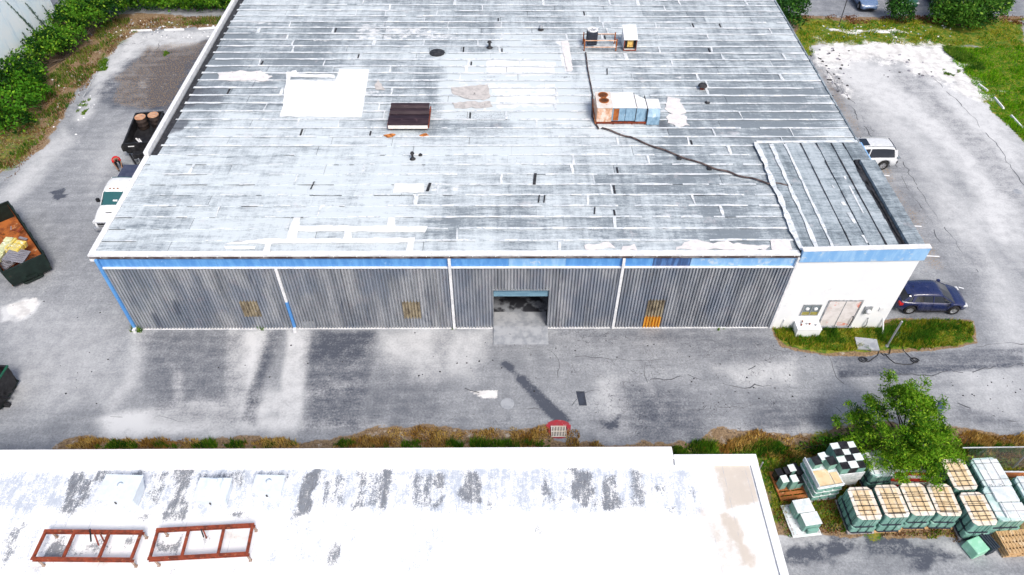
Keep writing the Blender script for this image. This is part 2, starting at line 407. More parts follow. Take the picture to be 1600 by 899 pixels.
# ------------------------------------------------------------------ shared materials
M_ = {}
def siding_mat():
    n = N('corrugated_zinc')
    st = n.noise(1.0, 5, .65, (1.6, 1, .30)); st2 = n.noise(1.0, 4, .6, (.45, 1, .25)); pt = n.noise(2.2, 6, .7)
    c = n.mix(n.ramp(st, .32, .68), (.25,.27,.30), (.50,.515,.54))
    c = n.mix(n.ramp(st2, .42, .62), c, n.mix(.5, c, (.16,.21,.30)))
    c = n.mix(n.ramp(pt, .50, .72, 0, .45), c, (.36,.31,.34))
    c = n.mix(n.math('MULTIPLY', n.ramp(n.noise(1, 5, .6, (1.1, 1, .30)), .60, .68), .6), c, (.08,.10,.15))
    v = n.math('MULTIPLY_ADD', n.rand(), .25, .85)
    c = n.mix(n.math('MULTIPLY', n.rand(), .22), c, (.16,.20,.27))
    return n.done(c, .55, .25, n.noise(30, 3, .7), .1, .01, .4)
M_['siding'] = siding_mat()
def roof_mat(name, light, midc, dark, lo=.3, hi=.75):
    n = N(name); a = n.sep(n.attr('T').outputs['Color'])
    s1 = n.noise(1.0, 7, .7, (.35, 2.6, 1)); s2 = n.noise(1.0, 7, .7, (2.1, .24, 1)); m = n.noise(1.7, 8, .7); f = n.noise(9, 8, .85); s3 = n.noise(1.0, 8, .8, (1.6, 9, 1))
    blk = n.noise(1.0, 3, .5, (.7, 1.05, 1))
    t = n.math('ADD', n.math('MULTIPLY', s1, .5), n.math('ADD', n.math('MULTIPLY', s2, .34), n.math('ADD', n.math('MULTIPLY', m, .22), n.math('ADD', n.math('MULTIPLY', f, .45), n.math('MULTIPLY', n.math('SUBTRACT', s3, .5), .45)))))
    t = n.math('ADD', t, n.math('MULTIPLY', n.math('SUBTRACT', n.rand(), .5), .10))
    t = n.math('ADD', t, n.math('MULTIPLY', n.math('SUBTRACT', a[0], .5), .55))
    c = n.mix(n.ramp(t, .61, .76), dark, midc)
    c = n.mix(n.ramp(t, .71, .88), c, light)
    bl = n.ramp(n.math('ADD', n.noise(7, 8, .85), n.math('MULTIPLY', a[2], .16)), .60, .70, 0, .75)
    c = n.mix(n.math('MULTIPLY', bl, n.ramp(blk, .42, .55)), c, (.11,.125,.15))
    wh = n.ramp(n.math('ADD', a[1], n.math('MULTIPLY', n.math('SUBTRACT', m, .5), 1.1)), .42, .60)
    c = n.mix(n.math('MULTIPLY', wh, .8), c, (.78,.79,.80))
    dk = n.ramp(n.math('ADD', a[2], n.math('MULTIPLY', n.math('SUBTRACT', f, .5), 1.6)), .45, .75)
    c = n.mix(n.math('MULTIPLY', dk, .8), c, (.09,.10,.12))
    pk = n.ramp(n.noise(.9, 6, .7), .60, .72, 0, .35)
    c = n.mix(pk, c, (.62,.58,.60))
    return n.done(c, .75, 0, n.math('ADD', m, f), .3, .015, .25)
M_['roof'] = roof_mat('coated_roof_felt', (.60,.66,.69), (.40,.45,.485), (.20,.235,.265))
M_['roof_office'] = roof_mat('grey_roof_felt', (.44,.50,.54), (.27,.32,.355), (.13,.16,.185))
M_['seam_white'] = mat('faded_seam_coating', (.76,.78,.80), (.60,.645,.675), 1.3, .6, lo=.38, hi=.62, c3=(.46,.51,.55), s3=3.5, l3=.52, h3=.60)
M_['white_coat'] = mat('white_roof_coating', (.84,.85,.86), (.72,.74,.76), 4, .55, c3=(.50,.52,.54), s3=3, l3=.66, h3=.72)
M_['tan_patch'] = mat('bare_tan_patch', (.56,.53,.51), (.42,.40,.39), 3, .8, c3=(.2,.19,.19), s3=2.5, l3=.6, h3=.68)
M_['pale_patch'] = mat('pale_patch', (.76,.72,.71), (.64,.62,.62), 3, .8, c3=(.3,.3,.3), s3=4, l3=.62, h3=.68)
M_['bitumen'] = mat('bitumen', (.022,.023,.027), (.05,.05,.055), 5, .6)
M_['white_metal'] = mat('white_painted_metal', (.82,.83,.84), (.66,.67,.69), 3, .45, c3=(.38,.30,.24), s3=5, l3=.64, h3=.70)
M_['blue'] = mat('blue_fascia_paint', (.085,.27,.62), (.14,.37,.72), 1.2, .5, sc=(2.5,1,.5), c3=(.28,.50,.80), s3=2.0, l3=.60, h3=.70)
M_['blue_dark'] = mat('stained_blue_paint', (.04,.085,.21), (.09,.2,.45), 1.8, .55, sc=(3,1,.4))
M_['blue_pale'] = mat('faded_blue_paint', (.20,.42,.74), (.32,.54,.80), 1.2, .5, sc=(2,1,.5), c3=(.5,.62,.74), s3=1.6, l3=.55, h3=.64)
M_['white_wall'] = mat('white_block_paint', (.86,.87,.87), (.80,.82,.84), .8, .6, c3=(.58,.60,.64), s3=.7, l3=.60, h3=.72, bs=.25)
M_['wall_side'] = mat('side_wall_paint', (.55,.57,.6), (.45,.47,.5), 1, .8)
M_['inner'] = mat('dark_interior', (.05,.05,.055), (.03,.03,.035), 1, .9)
M_['floor_in'] = mat('worn_shaded_floor', (.26,.28,.31), (.03,.032,.04), .9, .7, lo=.40, hi=.54)  # floor stains, with extra dark in the colour standing for interior shade
M_['concrete'] = mat('pale_concrete', (.38,.40,.43), (.25,.27,.30), 1.6, .85, c3=(.18,.19,.2), s3=3, l3=.60, h3=.68)
M_['rust'] = mat('rusty_steel', (.27,.055,.025), (.12,.03,.018), 5, .8, c3=(.42,.20,.10), s3=6, l3=.60, h3=.66)
M_['rust_tan'] = mat('rusty_tan_metal', (.70,.46,.34), (.50,.24,.12), 2.5, .7, c3=(.72,.62,.54), s3=3, l3=.5, h3=.6)
M_['rust_orange'] = mat('orange_rust', (.42,.13,.03), (.20,.06,.02), 2.5, .8, c3=(.5,.30,.16), s3=2, l3=.58, h3=.66)
M_['black'] = mat('black_metal', (.012,.012,.014), (.03,.03,.033), 4, .45)
M_['rubber'] = mat('black_rubber', (.015,.015,.016), (.03,.03,.03), 6, .85)
M_['galv'] = mat('galvanised_steel', (.45,.47,.49), (.33,.35,.37), 6, .45, metal=.5)
M_['blue_grey'] = mat('blue_grey_duct_metal', (.27,.42,.55), (.17,.29,.41), 3, .45, sc=(2,1,1), c3=(.45,.55,.62), s3=3, l3=.6, h3=.68)
M_['steel_rim'] = mat('alloy', (.62,.63,.65), (.4,.41,.43), 6, .3, metal=.7)
M_['fibre'] = mat('dirty_fibreglass', (.34,.29,.20), (.13,.105,.075), 2, .7, sc=(2,1,.8), c3=(.4,.37,.33), s3=5, l3=.58, h3=.66)
M_['fibre_orange'] = mat('orange_fibreglass', (.75,.33,.03), (.45,.25,.05), 2, .6, sc=(4,1,.6))
M_['roller'] = mat('roller_door_blue', (.19,.33,.42), (.14,.26,.35), 2, .5, sc=(.6,1,4))
M_['glass_d'] = None
n = N('dark_glass'); n.done((.015,.02,.03), .06, 0, None, spec=.8); M_['glass_d'] = n.m
n = N('grey_window_glass'); n.done((.20,.24,.27), .15, 0, None, spec=.7); M_['glass_g'] = n.m
n = N('teal_windscreen'); n.done((.02,.10,.105), .05, 0, None, spec=.8); M_['glass_t'] = n.m

def paint_mat(name, c, rough=.25, flake=0.0, metal=0.0):
    n = N(name); f = n.ramp(n.noise(5, 4, .6), .35, .7)
    cc = n.mix(f, c, tuple(min(1, x*1.12+.004) for x in c)); d = n.ramp(n.noise(1.6, 6, .7), .5, .75, 0, .18)
    cc = n.mix(d, cc, (.35,.34,.33)); n.done(cc, n.ramp(n.noise(3, 5, .6), .3, .7, rough, rough+.15), metal, None, spec=.5)
    n.b.inputs['Coat Weight'].default_value = .5; n.b.inputs['Coat Roughness'].default_value = .08
    return n.m

# ------------------------------------------------------------------ warehouse
BAY = 9.144; RW = .95; RZ = 5.88; XR = 43.05; XO = 36.62; YO = 9.72; YB = 36*RW
WH = thing('warehouse', 'large warehouse with coated strip roof, blue fascia and corrugated grey front wall', 'warehouse')
DX0, DX1, DZ = 20.56, 23.62, 3.16
mb = MB(); mb.box(.05, DX0, .05, .22, 0, 5.66); mb.box(DX1, XO, .05, .22, 0, 5.66); mb.box(DX0, DX1, .05, .22, DZ+.02, 5.66)
mb.build('front_wall', M_['inner'], WH)
MB().box(0, .2, .23, YB, 0, 5.68).build('side_wall', M_['wall_side'], WH)
MB().box(XR-.25, XR-.02, .12, YB, 0, 5.68).build('side_wall', M_['wall_side'], WH)
MB().box(.21, XR-.26, YB-.2, YB-.01, 0, 5.68).build('rear_wall', M_['wall_side'], WH)
MB().box(.21, XR-.26, .23, YB-.21, .02, .06).build('interior_floor', M_['floor_in'], WH)
mb = MB()
mb.box(-.02, XR, 0, YB, 5.69, 5.85).build('roof_deck', M_['bitumen'], WH)

def corr(x0, x1, z0, z1, y=-.005, amp=.105, per=.1732):
    xs = []; k = math.floor(x0/per)-1
    prof = [(0,0),(.32,0),(.40,1),(.88,1),(.96,0)]
    pts = []
    while k*per < x1+per:
        for a, h in prof: pts.append(((k+a)*per, h))
        k += 1
    def hh(x):
        u = (x/per) % 1.0
        P_ = prof+[(1.0,0)]
        for (a, h), (b, g2) in zip(P_, P_[1:]):
            if a <= u <= b: return h+(g2-h)*(u-a)/(b-a)
        return 0
    q = [(x0, hh(x0))]+[p for p in pts if x0+1e-4 < p[0] < x1-1e-4]+[(x1, hh(x1))]
    mb = MB(); nn = len(q)
    mb.v = [(x, y-h*amp, z0) for x, h in q]+[(x, y-h*amp, z1) for x, h in q]+[(x, y+.012, z0) for x, h in (q[0], q[-1])]+[(x, y+.012, z1) for x, h in (q[0], q[-1])]
    mb.f = [(i, i+1, nn+i+1, nn+i) for i in range(nn-1)]
    b = 2*nn; mb.f += [(b, 0, nn, b+2), (nn-1, b+1, b+3, 2*nn-1), tuple([b]+list(range(nn-1, -1, -1))[::-1]+[b+1])[::-1]]
    mb.m = [0]*len(mb.f)
    return mb
PW = BAY/11
SKY = [(6.50, 7.44, 1.08, 2.36), (15.45, 16.45, .90, 2.28), (29.17, 30.15, -1, 2.38)]
for i in range(44):
    xa = i*PW+(.01 if i else .1); xb = (i+1)*PW-.005+(.02 if i % 2 else 0); xb = min(xb, XO-.1)
    yy = -.004-(i % 2)*.006
    segs = [(xa, xb, .05)]
    if xb > DX0 and xa < DX1:
        segs = []
        if xa < DX0: segs.append((xa, DX0-.04, .05))
        if xb > DX1: segs.append((DX1+.04, xb, .05))
        segs.append((max(xa, DX0-.04), min(xb, DX1+.04), DZ+.06))
    for s0, s1, z in segs:
        if s1-s0 > .03: corr(s0, s1, z, 4.95, yy).build('siding_panel', M_['siding'], WH, fix=False)
for k, (a0, a1, z0, z1) in enumerate(SKY):
    corr(a0, a1, max(z0, 1.0 if k == 2 else z0), z1, -.022).build('skylight_sheet', M_['fibre'], WH, fix=False, label='dirty brown translucent corrugated sheet')
corr(29.17, 30.15, .06, .99, -.022).build('skylight_sheet', M_['fibre_orange'], WH, fix=False, label='orange stained corrugated sheet at the foot of the wall')
mb = MB()
for a0, a1 in ((.05, DX0-.06), (DX1+.06, XO-.1)): mb.box(a0, a1, -.14, .045, .0, .022)
mb.build('base_flashing', M_['white_metal'], WH)
MB().box(9.55, 10.35, -.09, -.064, .05, .62).build('patch_plate', M_['galv'], WH, bevel=.03)
# fascia, trim, coping, downspouts
bounds = [0, 3.1, 6.1, BAY, 12.3, 15.1, BAY*2, 21.4, 24.4, BAY*3, 29.0, 31.0, 33.6, XO-.06]
for i in range(len(bounds)-1):
    mm = 'blue_dark' if i == 10 else ('blue_pale' if i in (11, 12, 7) else 'blue')
    o = MB().box(bounds[i]+.004, bounds[i+1]-.004, -.05-.004*(i % 2), .04, 5.0, 5.66).build('fascia_panel', M_[mm], WH)
    if i == 10: o['label'] = 'dark stained stretch of blue fascia'
MB().box(.0, XO-.06, -.17, .04, 4.945, 4.995).build('drip_trim', M_['white_metal'], WH)
MB().box(-.28, XO-.02, -.15, -.055, 5.67, 5.80).build('gutter', mat('rusty_gutter', (.07,.045,.04), (.22,.2,.2), 1.4, .7, sc=(1,1,1), lo=.45, hi=.6), WH)
MB().box(-.30, XO-.02, -.17, .16, 5.84, 5.945).build('front_coping', M_['white_metal'], WH)
mb = MB()
for k in range(31): mb.box(.3+k*1.2, .34+k*1.2, -.175, -.06, 5.80, 5.836)
mb.build('gutter_straps', M_['white_metal'], WH, kind='stuff')
MB().box(-.32, -.02, -.16, YB, 5.50, 5.66).build('side_trim', M_['white_metal'], WH)
MB().box(-.34, -.03, .13, 8.45, 5.85, 5.91).build('side_coping', M_['white_metal'], WH)
mb = MB(); yy = 8.5
mb.box(-.36, -.10, 8.5, YB, 5.80, 6.14); mb.build('side_parapet', M_['white_metal'], WH, bevel=.02)
def dspout(x, m, z0, z1, y=-.24, lab=None):
    mb = MB(); mb.box(x-.075, x+.075, y, y+.13, z0, z1); return mb.build('downspout', M_[m], WH, bevel=.015, label=lab)
for k in range(5):
    x = k*BAY + (0.0 if k < 4 else -.0)
    if k == 0: dspout(x+.02, 'blue', .3, 5.66, lab='blue corner downspout'); MB().box(-.06, .12, -.42, -.16, .0, .28).build('downspout_shoe', M_['white_metal'], WH, bevel=.02)
    elif k == 1: dspout(x, 'white_metal', 2.4, 4.94, lab='bleached upper half of downspout'); dspout(x, 'blue', .28, 2.395, lab='blue lower half of downspout'); MB().box(x-.08, x+.08, -.42, -.2, .0, .27).build('downspout_shoe', M_['white_metal'], WH, bevel=.02)
    elif k < 4: dspout(x, 'white_metal', .05, 5.66, lab='white downspout')
MB().box(XO-.09, XO+.05, -.2, .04, .02, 5.7).build('corner_trim', M_['white_metal'], WH, bevel=.01)
# door
mb = MB(); mb.box(DX0-.06, DX0, -.075, .22, .02, DZ); mb.box(DX1, DX1+.06, -.075, .22, .02, DZ); mb.box(DX0-.06, DX1+.06, -.09, .22, DZ, DZ+.055)
mb.build('door_frame', M_['galv'], WH)
mb = MB()
for k in range(6): mb.bar((DX0+.01, .12-.02*(k % 2), DZ-.05-.09*k), (DX1-.01, .12-.02*(k % 2), DZ-.05-.09*k), .05, .088)
mb.box(DX0+.01, DX1-.01, .06, .15, DZ-.62, DZ-.55); mb.build('roller_door', M_['roller'], WH)
MB().box(DX0, DX1, -.02, 1.1, .0, .085).build('threshold', M_['concrete'], WH, bevel=.01)
mb = MB(); x0, x1 = DX0-.02, DX1+.05
mb.add([(x0,-1.32,0),(x1,-1.32,0),(x1,-.03,0),(x0,-.03,0),(x0,-1.32,.03),(x1,-1.32,.03),(x1,-.03,.15),(x0,-.03,.15)], [(0,3,2,1),(4,5,6,7),(0,1,5,4),(1,2,6,5),(2,3,7,6),(3,0,4,7)])
tag(mb.build('entrance_ramp', M_['concrete'], bevel=.01), 'low pale concrete ramp in front of the open roller door', 'ramp')

# office wing
WX0, WX1, WZ = XO+.06, XR, 5.55
mb = MB(); mb.box(WX0, WX1, -.14, .04, 0, WZ); mb.build('office_wall', M_['white_wall'], WH)
MB().add([(WX0-.02,-.24,5.42),(WX1+.16,-.24,5.55),(WX1+.16,-.145,5.55),(WX0-.02,-.145,5.42),(WX0-.02,-.24,6.21),(WX1+.16,-.24,6.43),(WX1+.16,-.02,6.43),(WX0-.02,-.02,6.21)], [(0,3,2,1),(4,5,6,7),(0,1,5,4),(1,2,6,5),(2,3,7,6),(3,0,4,7)]).build('office_fascia', M_['blue_pale'], WH, bevel=.012)
MB().box(WX1-.0, WX1+.15, -.09, YO, WZ, 6.02).build('office_side_fascia', M_['blue_pale'], WH)
MB().add([(WX0-.04,-.26,6.213),(WX1+.18,-.26,6.433),(WX1+.18,.06,6.433),(WX0-.04,.06,6.213),(WX0-.04,-.26,6.255),(WX1+.18,-.26,6.475),(WX1+.18,.06,6.475),(WX0-.04,.06,6.255)], [(0,3,2,1),(4,5,6,7),(0,1,5,4),(1,2,6,5),(2,3,7,6),(3,0,4,7)]).build('office_coping', M_['white_metal'], WH)
def window(x0, x1, z0, z1, y=-.145):
    w = MB(); t = .05
    for b in ((x0-t,x1+t,z0-t,z0),(x0-t,x1+t,z1,z1+t),(x0-t,x0,z0,z1),(x1,x1+t,z0,z1),((x0+x1)/2-.02,(x0+x1)/2+.02,z0,z1)):
        w.box(b[0], b[1], y-.06, y, b[2], b[3])
    w = w.build('window', M_['galv'], WH)
    for a0, a1 in ((x0, (x0+x1)/2-.021), ((x0+x1)/2+.021, x1)):
        MB().box(a0, a1, y-.025, y-.002, z0, z1).build('pane', M_['glass_g'], w)
        MB().lathe([(.0,0),(.10,.0),(.12,.04),(.10,.08),(.0,.1)], ((a0+a1)/2, y-.08, z0+.5), 'y', 12).build('flood_lamp', M_['white_metal'], w, smooth=True)
    MB().box(x0, x1, y-.04, y-.026, z0, z0+.24).build('cardboard_strip', mat('yellowed_card', (.34,.30,.08), (.18,.17,.05), 4, .8), w)
    return w
window(38.03, 38.93, 1.2, 2.0)
bd = mat('stained_white_board', (.76,.72,.71), (.62,.58,.56), 2.2, .7, c3=(.68,.25,.18), s3=1.8, l3=.56, h3=.64)
for a0, a1 in ((39.35, 40.24), (40.29, 41.12)):
    d = MB().box(a0, a1, -.175, -.143, .25, 2.32).build('boarded_door', bd, WH, bevel=.008)
mb = MB(); mb.box(39.27, 39.345, -.19, -.142, .2, 2.40); mb.box(41.125, 41.21, -.20, -.142, .2, 2.40); mb.box(39.35, 41.12, -.19, -.142, 2.33, 2.40); mb.box(40.243, 40.287, -.185, -.142, .22, 2.32)
mb.build('door_frame', mat('grey_door_frame', (.20,.21,.22), (.42,.43,.45), 5, .5), WH)
MB().box(39.2, 41.3, -.24, -.142, .12, .19).build('door_sill', M_['concrete'], WH)
w = MB(); w.box(41.48, 41.92, -.20, -.142, 1.3, 1.88); w = w.build('wall_vent', M_['galv'], WH)
MB().lathe([(.0,0),(.13,0),(.15,.12),(.06,.2),(0,.22)], (41.70, -.40, 1.6), 'y', 12).build('vent_cowl', M_['white_metal'], w, smooth=True)
mb = MB(); mb.tube([(41.05,-.2,1.1),(41.05,-.3,.9),(41.05,-.25,.2)], .03, 6); mb.build('wall_pipe', M_['black'], WH)
mb = MB(); mb.tube([(42.0,-.16,.9),(42.0,-.24,.7),(42.0,-.3,.45),(42.0,-.18,.1)], .035, 6); mb.build('wall_pipe', M_['galv'], WH)
mb = MB(); mb.tube([(37.2,-.16,.8),(37.2,-.22,.5),(37.2,-.2,.1)], .03, 6); mb.build('wall_pipe', M_['white_metal'], WH)
MB().box(42.35, 42.6, -.19, -.142, 1.5, 1.8).build('junction_box', M_['white_metal'], WH, bevel=.01)

# --- main roof strips
VX, VY, strips = [], [], []
rs = random.Random(11); joints = []
for j in range(36):
    y0 = j*RW+.015; y1 = (j+1)*RW+.03
    xl = -.02 if y0 < 8.4 else .42+.04*math.sin(j*2.1)
    xr = XO+.02 if y1 < YO+.3 else XR-.02
    cuts = [xl]; x = xl+rs.uniform(2.2, 5.5)
    while x < xr-1.6:
        cuts.append(x); x += rs.choice([2.6, 3.7, 4.6, 5.6, 7.4])+rs.uniform(-.4, .4)
    cuts.append(xr)
    for a0, a1 in zip(cuts, cuts[1:]):
        if a0 > xl: joints.append((a0, y0, y1))
        nxx = max(2, int((a1-a0)/.32)+1)
        gp = .022 if rs.random() < (.55 if y0 > 9 or a0 > 24 else .15) else .003; xs = np.linspace(a0+.003, a1-gp, nxx); ys = [y0, (y0+y1)/2, y1]
        strips.append((xs, ys)); gx_, gy_ = np.meshgrid(xs, ys); VX.append(gx_.ravel()); VY.append(gy_.ravel())
AX = np.concatenate(VX); AY = np.concatenate(VY)
ch, P = painter(AX, AY)
for k in 'TWD': ch[k] = np.zeros(AX.shape)
def PR(c, pts, v=1, soft=.6, jit=.3, ns=.6, mode='add', seed=0): P(c, pts, v, soft, jit, ns, mode, z=RZ, seed=seed)
PR('T', [(690,90),(885,85),(900,190),(690,185)], .45, 1.2, .8)
PR('T', [(250,50),(560,30),(520,110),(250,110)], -.24, 3, 1.5)
PR('T', [(220,110),(430,120),(430,170),(240,190)], -.26, 2, 1.5)
PR('D', [(262,135),(345,130),(360,165),(245,175)], .62, .8, .8)
PR('D', [(262,190),(300,188),(285,205),(255,208)], .62, .5, .6)
PR('T', [(160,230),(700,230),(640,390),(150,390)], .06, 4, 2)
PR('T', [(640,280),(1200,250),(1240,390),(640,390)], -.05, 4, 2)
PR('T', [(1050,60),(1260,60),(1330,220),(1040,230)], -.16, 3, 2)
PR('T', [(1150,0),(1208,0),(1337,216),(1220,220)], -.10, 2, 1)
PR('T', [(560,90),(700,100),(690,160),(560,150)], -.10, 2, 1)
PR('T', [(560,200),(900,200),(850,280),(560,280)], .12, 3, 2)
PR('D', [(910,372),(1100,372),(1230,378),(1230,388),(910,390)], .45, .5, .6, 1.2)
PR('D', [(415,380),(635,378),(640,392),(415,392)], .42, .4, .5, 1.2)
PR('D', [(705,178),(800,176),(800,215),(720,225)], .5, .8, .8)
PR('D', [(920,68),(1010,78),(1010,86),(925,86)], .6, .6, .4)
PR('D', [(990,170),(1045,175),(1040,205),(1030,200)], .6, .8, .5)
PR('D', [(868,215),(905,215),(918,372),(872,372)], .42, .5, .3); PR('D', [(945,235),(985,235),(1002,345),(950,345)], .40, .5, .3); PR('D', [(800,235),(830,235),(828,372),(792,372)], .30, .6, .3); PR('D', [(1010,190),(1040,190),(1060,350),(1030,350)], .25, .6, .3)
PR('D', [(455,60),(470,60),(400,300),(380,300)], .28, .8, .3); PR('D', [(640,40),(660,40),(640,380),(615,380)], .25, .8, .3); PR('D', [(330,60),(350,60),(250,300),(225,300)], .30, .8, .3)
PR('W', [(760,92),(868,95),(870,118),(758,118)], .75, .3, .15)
PR('W', [(758,130),(868,130),(870,168),(776,170)], .62, .5, .3)
PR('W', [(868,62),(888,62),(897,112),(880,112)], .8, .3, .12)
PR('W', [(690,130),(730,120),(770,125),(700,150)], .45, .5, .4)
PR('W', [(1040,155),(1070,160),(1085,195),(1050,200)], .5, .6, .5)
PR('W', [(560,35),(660,40),(740,62),(560,66)], .5, .5, .5)
PR('W', [(340,115),(400,112),(430,122),(400,128),(340,126)], .75, .3, .2)
r3 = random.Random(77)
for k in range(120):
    j_ = r3.randrange(36); x_ = r3.uniform(0, 42); w_ = r3.uniform(.4, 2.6); y_ = j_*RW+r3.choice([.05, .45]); h_ = r3.uniform(.12, .42)
    if x_ > 36 and y_ < YO: continue
    P('D', [(x_, y_), (x_+w_, y_), (x_+w_, y_+h_), (x_, y_+h_)], r3.uniform(.4, .8), .35, .15, 1.5, 'max', world_pts=True)
for k in range(90):
    j_ = r3.randrange(36); x_ = r3.uniform(0, 42); w_ = r3.uniform(.6, 3.4); y_ = j_*RW+r3.uniform(0, .5); h_ = r3.uniform(.2, .9)
    if x_ > 36 and y_ < YO: continue
    P('W', [(x_, y_), (x_+w_, y_), (x_+w_, y_+h_), (x_, y_+h_)], r3.uniform(.25, .6), .6, .25, 1.2, 'max', world_pts=True)
T = np.clip(.5+ch['T']+.35*(fbm(AX*.13, AY*.17, 3, 4)-.5)*1.2, 0, 1)
# faint columns of wear crossing the strips
T = np.clip(T+.16*(vnoise(AX*.55, AY*.06, 8)-.5)*2*.8, 0, 1)
allc = np.stack([T, np.clip(ch['W'], 0, 1), np.clip(ch['D'], 0, 1), np.ones_like(T)], 1); off = 0
for xs, ys in strips:
    nxx = len(xs); mb = MB(); lift = rs.uniform(.012, .03)
    for r_, y in enumerate(ys):
        for x in xs: mb.v.append((x, y, RZ+(lift, lift*.55, -.012)[r_]+.006*math.sin(x*3.1+y)))
    for r_ in range(2):
        for i in range(nxx-1): mb.f.append((r_*nxx+i, r_*nxx+i+1, (r_+1)*nxx+i+1, (r_+1)*nxx+i))
    b = len(mb.v)
    mb.v += [(xs[0], ys[0], RZ-.03), (xs[-1], ys[0], RZ-.03), (xs[-1], ys[-1], RZ-.03), (xs[0], ys[-1], RZ-.03)]
    mb.f += [tuple([b]+[b+1]+list(range(nxx-1, -1, -1))), (b+1, b+2, 3*nxx-1, 2*nxx-1, nxx-1), (b+3, b, 0, nxx, 2*nxx)]
    mb.m = [0]*len(mb.f)
    o = mb.build('roofing_strip', M_['roof'], WH, fix=False)
    cc = allc[off:off+3*nxx]; off += 3*nxx
    setcol(o, 'T', np.vstack([cc, np.repeat(cc[:1], 4, 0)]))
# --- seam coating: ragged white ribbons along laps and joints, open black laps, painted lap shadow lines
def ribbon(mb, p, q, w, step=.35, jit=.35, z=RZ+.045, seed=0, mi=0, keep=None):
    p = np.array(p, float); q = np.array(q, float); L = np.hypot(*(q-p)); n_ = max(2, int(L/step)+1)
    d = (q-p)/L; nn = np.array([-d[1], d[0]]); last = None
    for i in range(n_):
        t = i/(n_-1); c = p+(q-p)*t
        k = float(fbm(c[0]*1.1+seed*3.7, c[1]*1.1+seed*9.1, 21, 3)); k2 = float(fbm(c[0]*1.3+seed*5.1, c[1]*1.3, 33, 3))
        if keep is not None and k2 < keep: last = None; continue
        ww = w*(1+(k-.5)*2*jit*1.6)/2; c = c+nn*(k2-.5)*w*jit*1.2
        b = len(mb.v); mb.v += [(*(c+nn*ww), z), (*(c-nn*ww), z)]
        if last is not None: mb.f.append((last+1, b+1, b, last)); mb.m.append(mi)
        last = b
seam = MB(); gapm = MB(); r2 = random.Random(5)
for j in range(1, 36):
    y = j*RW+.0
    xl = .0 if y < 8.4 else .42; xr = XO if y < YO else XR-.05
    far = y > 9
    if far:
        ribbon(seam, (xl-.1, y+.02), (xr, y+.02), .17 if y > 14 else .15, .4, .5, RZ+.04, j, keep=.20 if y > 12 else .28)
    else:
        ribbon(seam, (xl, y+.03), (15, y+.03), .09, .3, .7, RZ+.04, j, keep=.50); ribbon(seam, (15.1, y+.03), (xr, y+.03), .13, .3, .7, RZ+.04, j, keep=.28)
    ribbon(gapm, (xl, y-.015), (xr, y-.015), .018 if far else .03, .3, .8, RZ+.030, j+50, keep=.56)  # thin dark lines paint the gap shadow along each lap
for (x, y0, y1) in joints:
    if r2.random() < (.50 if y0 > 9 or x > 24 else .18): ribbon(seam, (x, y0+.02), (x+r2.uniform(-.05,.05), y1-.03), r2.uniform(.05, .17), .14, .8, RZ+.047, x)
    if r2.random() < .11:
        xx = x+r2.choice([-.17, .17]); gapm.box(xx-.05, xx+.05, y0+.12, y1-r2.uniform(.12, .4), RZ+.0, RZ+.052)
for a, b, c, d in ((833,272,838,290),(849,306,852,318),(840,306,844,318),(668,287,672,300),(486,285,491,297),(924,325,934,336),(945,108,952,118)):
    (x0, y1), (x1, y0) = W(a, b, RZ), W(c, d, RZ)
    xm_ = (x0+x1)/2; hw2 = .05+.03*((a*7) % 3); gapm.add([(xm_-hw2-.03, y0, RZ+.056), (xm_+hw2*.6-.03, y0, RZ+.056), (xm_+hw2+.03, y1, RZ+.056), (xm_-hw2*.5+.03, y1, RZ+.056)], [(0, 1, 2, 3)])
seam.build('seam_coating', M_['seam_white'], WH, kind='stuff', fix=False)
gapm.build('dark_lap', M_['bitumen'], WH, kind='stuff', fix=False)
def ragged(pts, z, jit=.06, step=.25, seed=0, px=True, zz=None):
    Q = [W(a, b, zz if zz else z) for a, b in pts] if px else pts; out = []
    for i in range(len(Q)):
        p = np.array(Q[i]); q = np.array(Q[(i+1) % len(Q)]); L = np.hypot(*(q-p)); n_ = max(1, int(L/step))
        d = (q-p)/(L+1e-9); nn = np.array([-d[1], d[0]])
        for k in range(n_):
            c = p+(q-p)*k/n_; c = c+nn*(float(fbm(c[0]*2.3, c[1]*2.3, 40+seed, 3))-.5)*2*jit*2
            out.append((c[0], c[1]))
    return out
def patch(pts, m, z=RZ+.05, jit=.06, label=None, seed=0, parent=None, th=.012, name='roof_patch', step=.25):
    return MB().prism(ragged(pts, z, jit, step, seed), z-th, z, 0).build(name, M_[m] if isinstance(m, str) else m, parent or WH, label=label)
patch([(453,125),(437,182),(565,183),(577,109),(530,108),(524,127)], 'white_coat', RZ+.056, .03, 'large bright white repair patch')
patch([(456,111),(462,110),(465,115),(522,117),(523,122),(454,120)], 'white_coat', RZ+.062, .05, 'thin white repair strip')
wl = 'bright white coating line near the front edge'
patch([(455,352),(668,354),(664,363),(455,361)], 'white_coat', RZ+.056, .05, wl)
patch([(459,340),(470,340),(464,374),(446,374)], 'white_coat', RZ+.060, .05, wl)
patch([(538,361),(548,361),(550,373),(535,373)], 'white_coat', RZ+.060, .04, wl)
patch([(607,340),(617,340),(618,354),(605,354)], 'white_coat', RZ+.060, .04, wl)
patch([(350,382),(362,378),(412,373),(640,372),(640,379),(412,381)], 'white_coat', RZ+.066, .05, wl)
patch([(414,381),(424,381),(422,393),(411,393)], 'white_coat', RZ+.060, .04, wl)
patch([(638,371),(649,371),(645,393),(634,393)], 'white_coat', RZ+.060, .04, wl)
patch([(350,385),(400,385),(398,389),(352,389)], 'white_coat', RZ+.060, .05, wl)
patch([(705,137),(762,132),(768,150),(755,157),(720,152),(706,145)], 'tan_patch', RZ+.056, .12, 'bare tan patch where the coating has peeled')
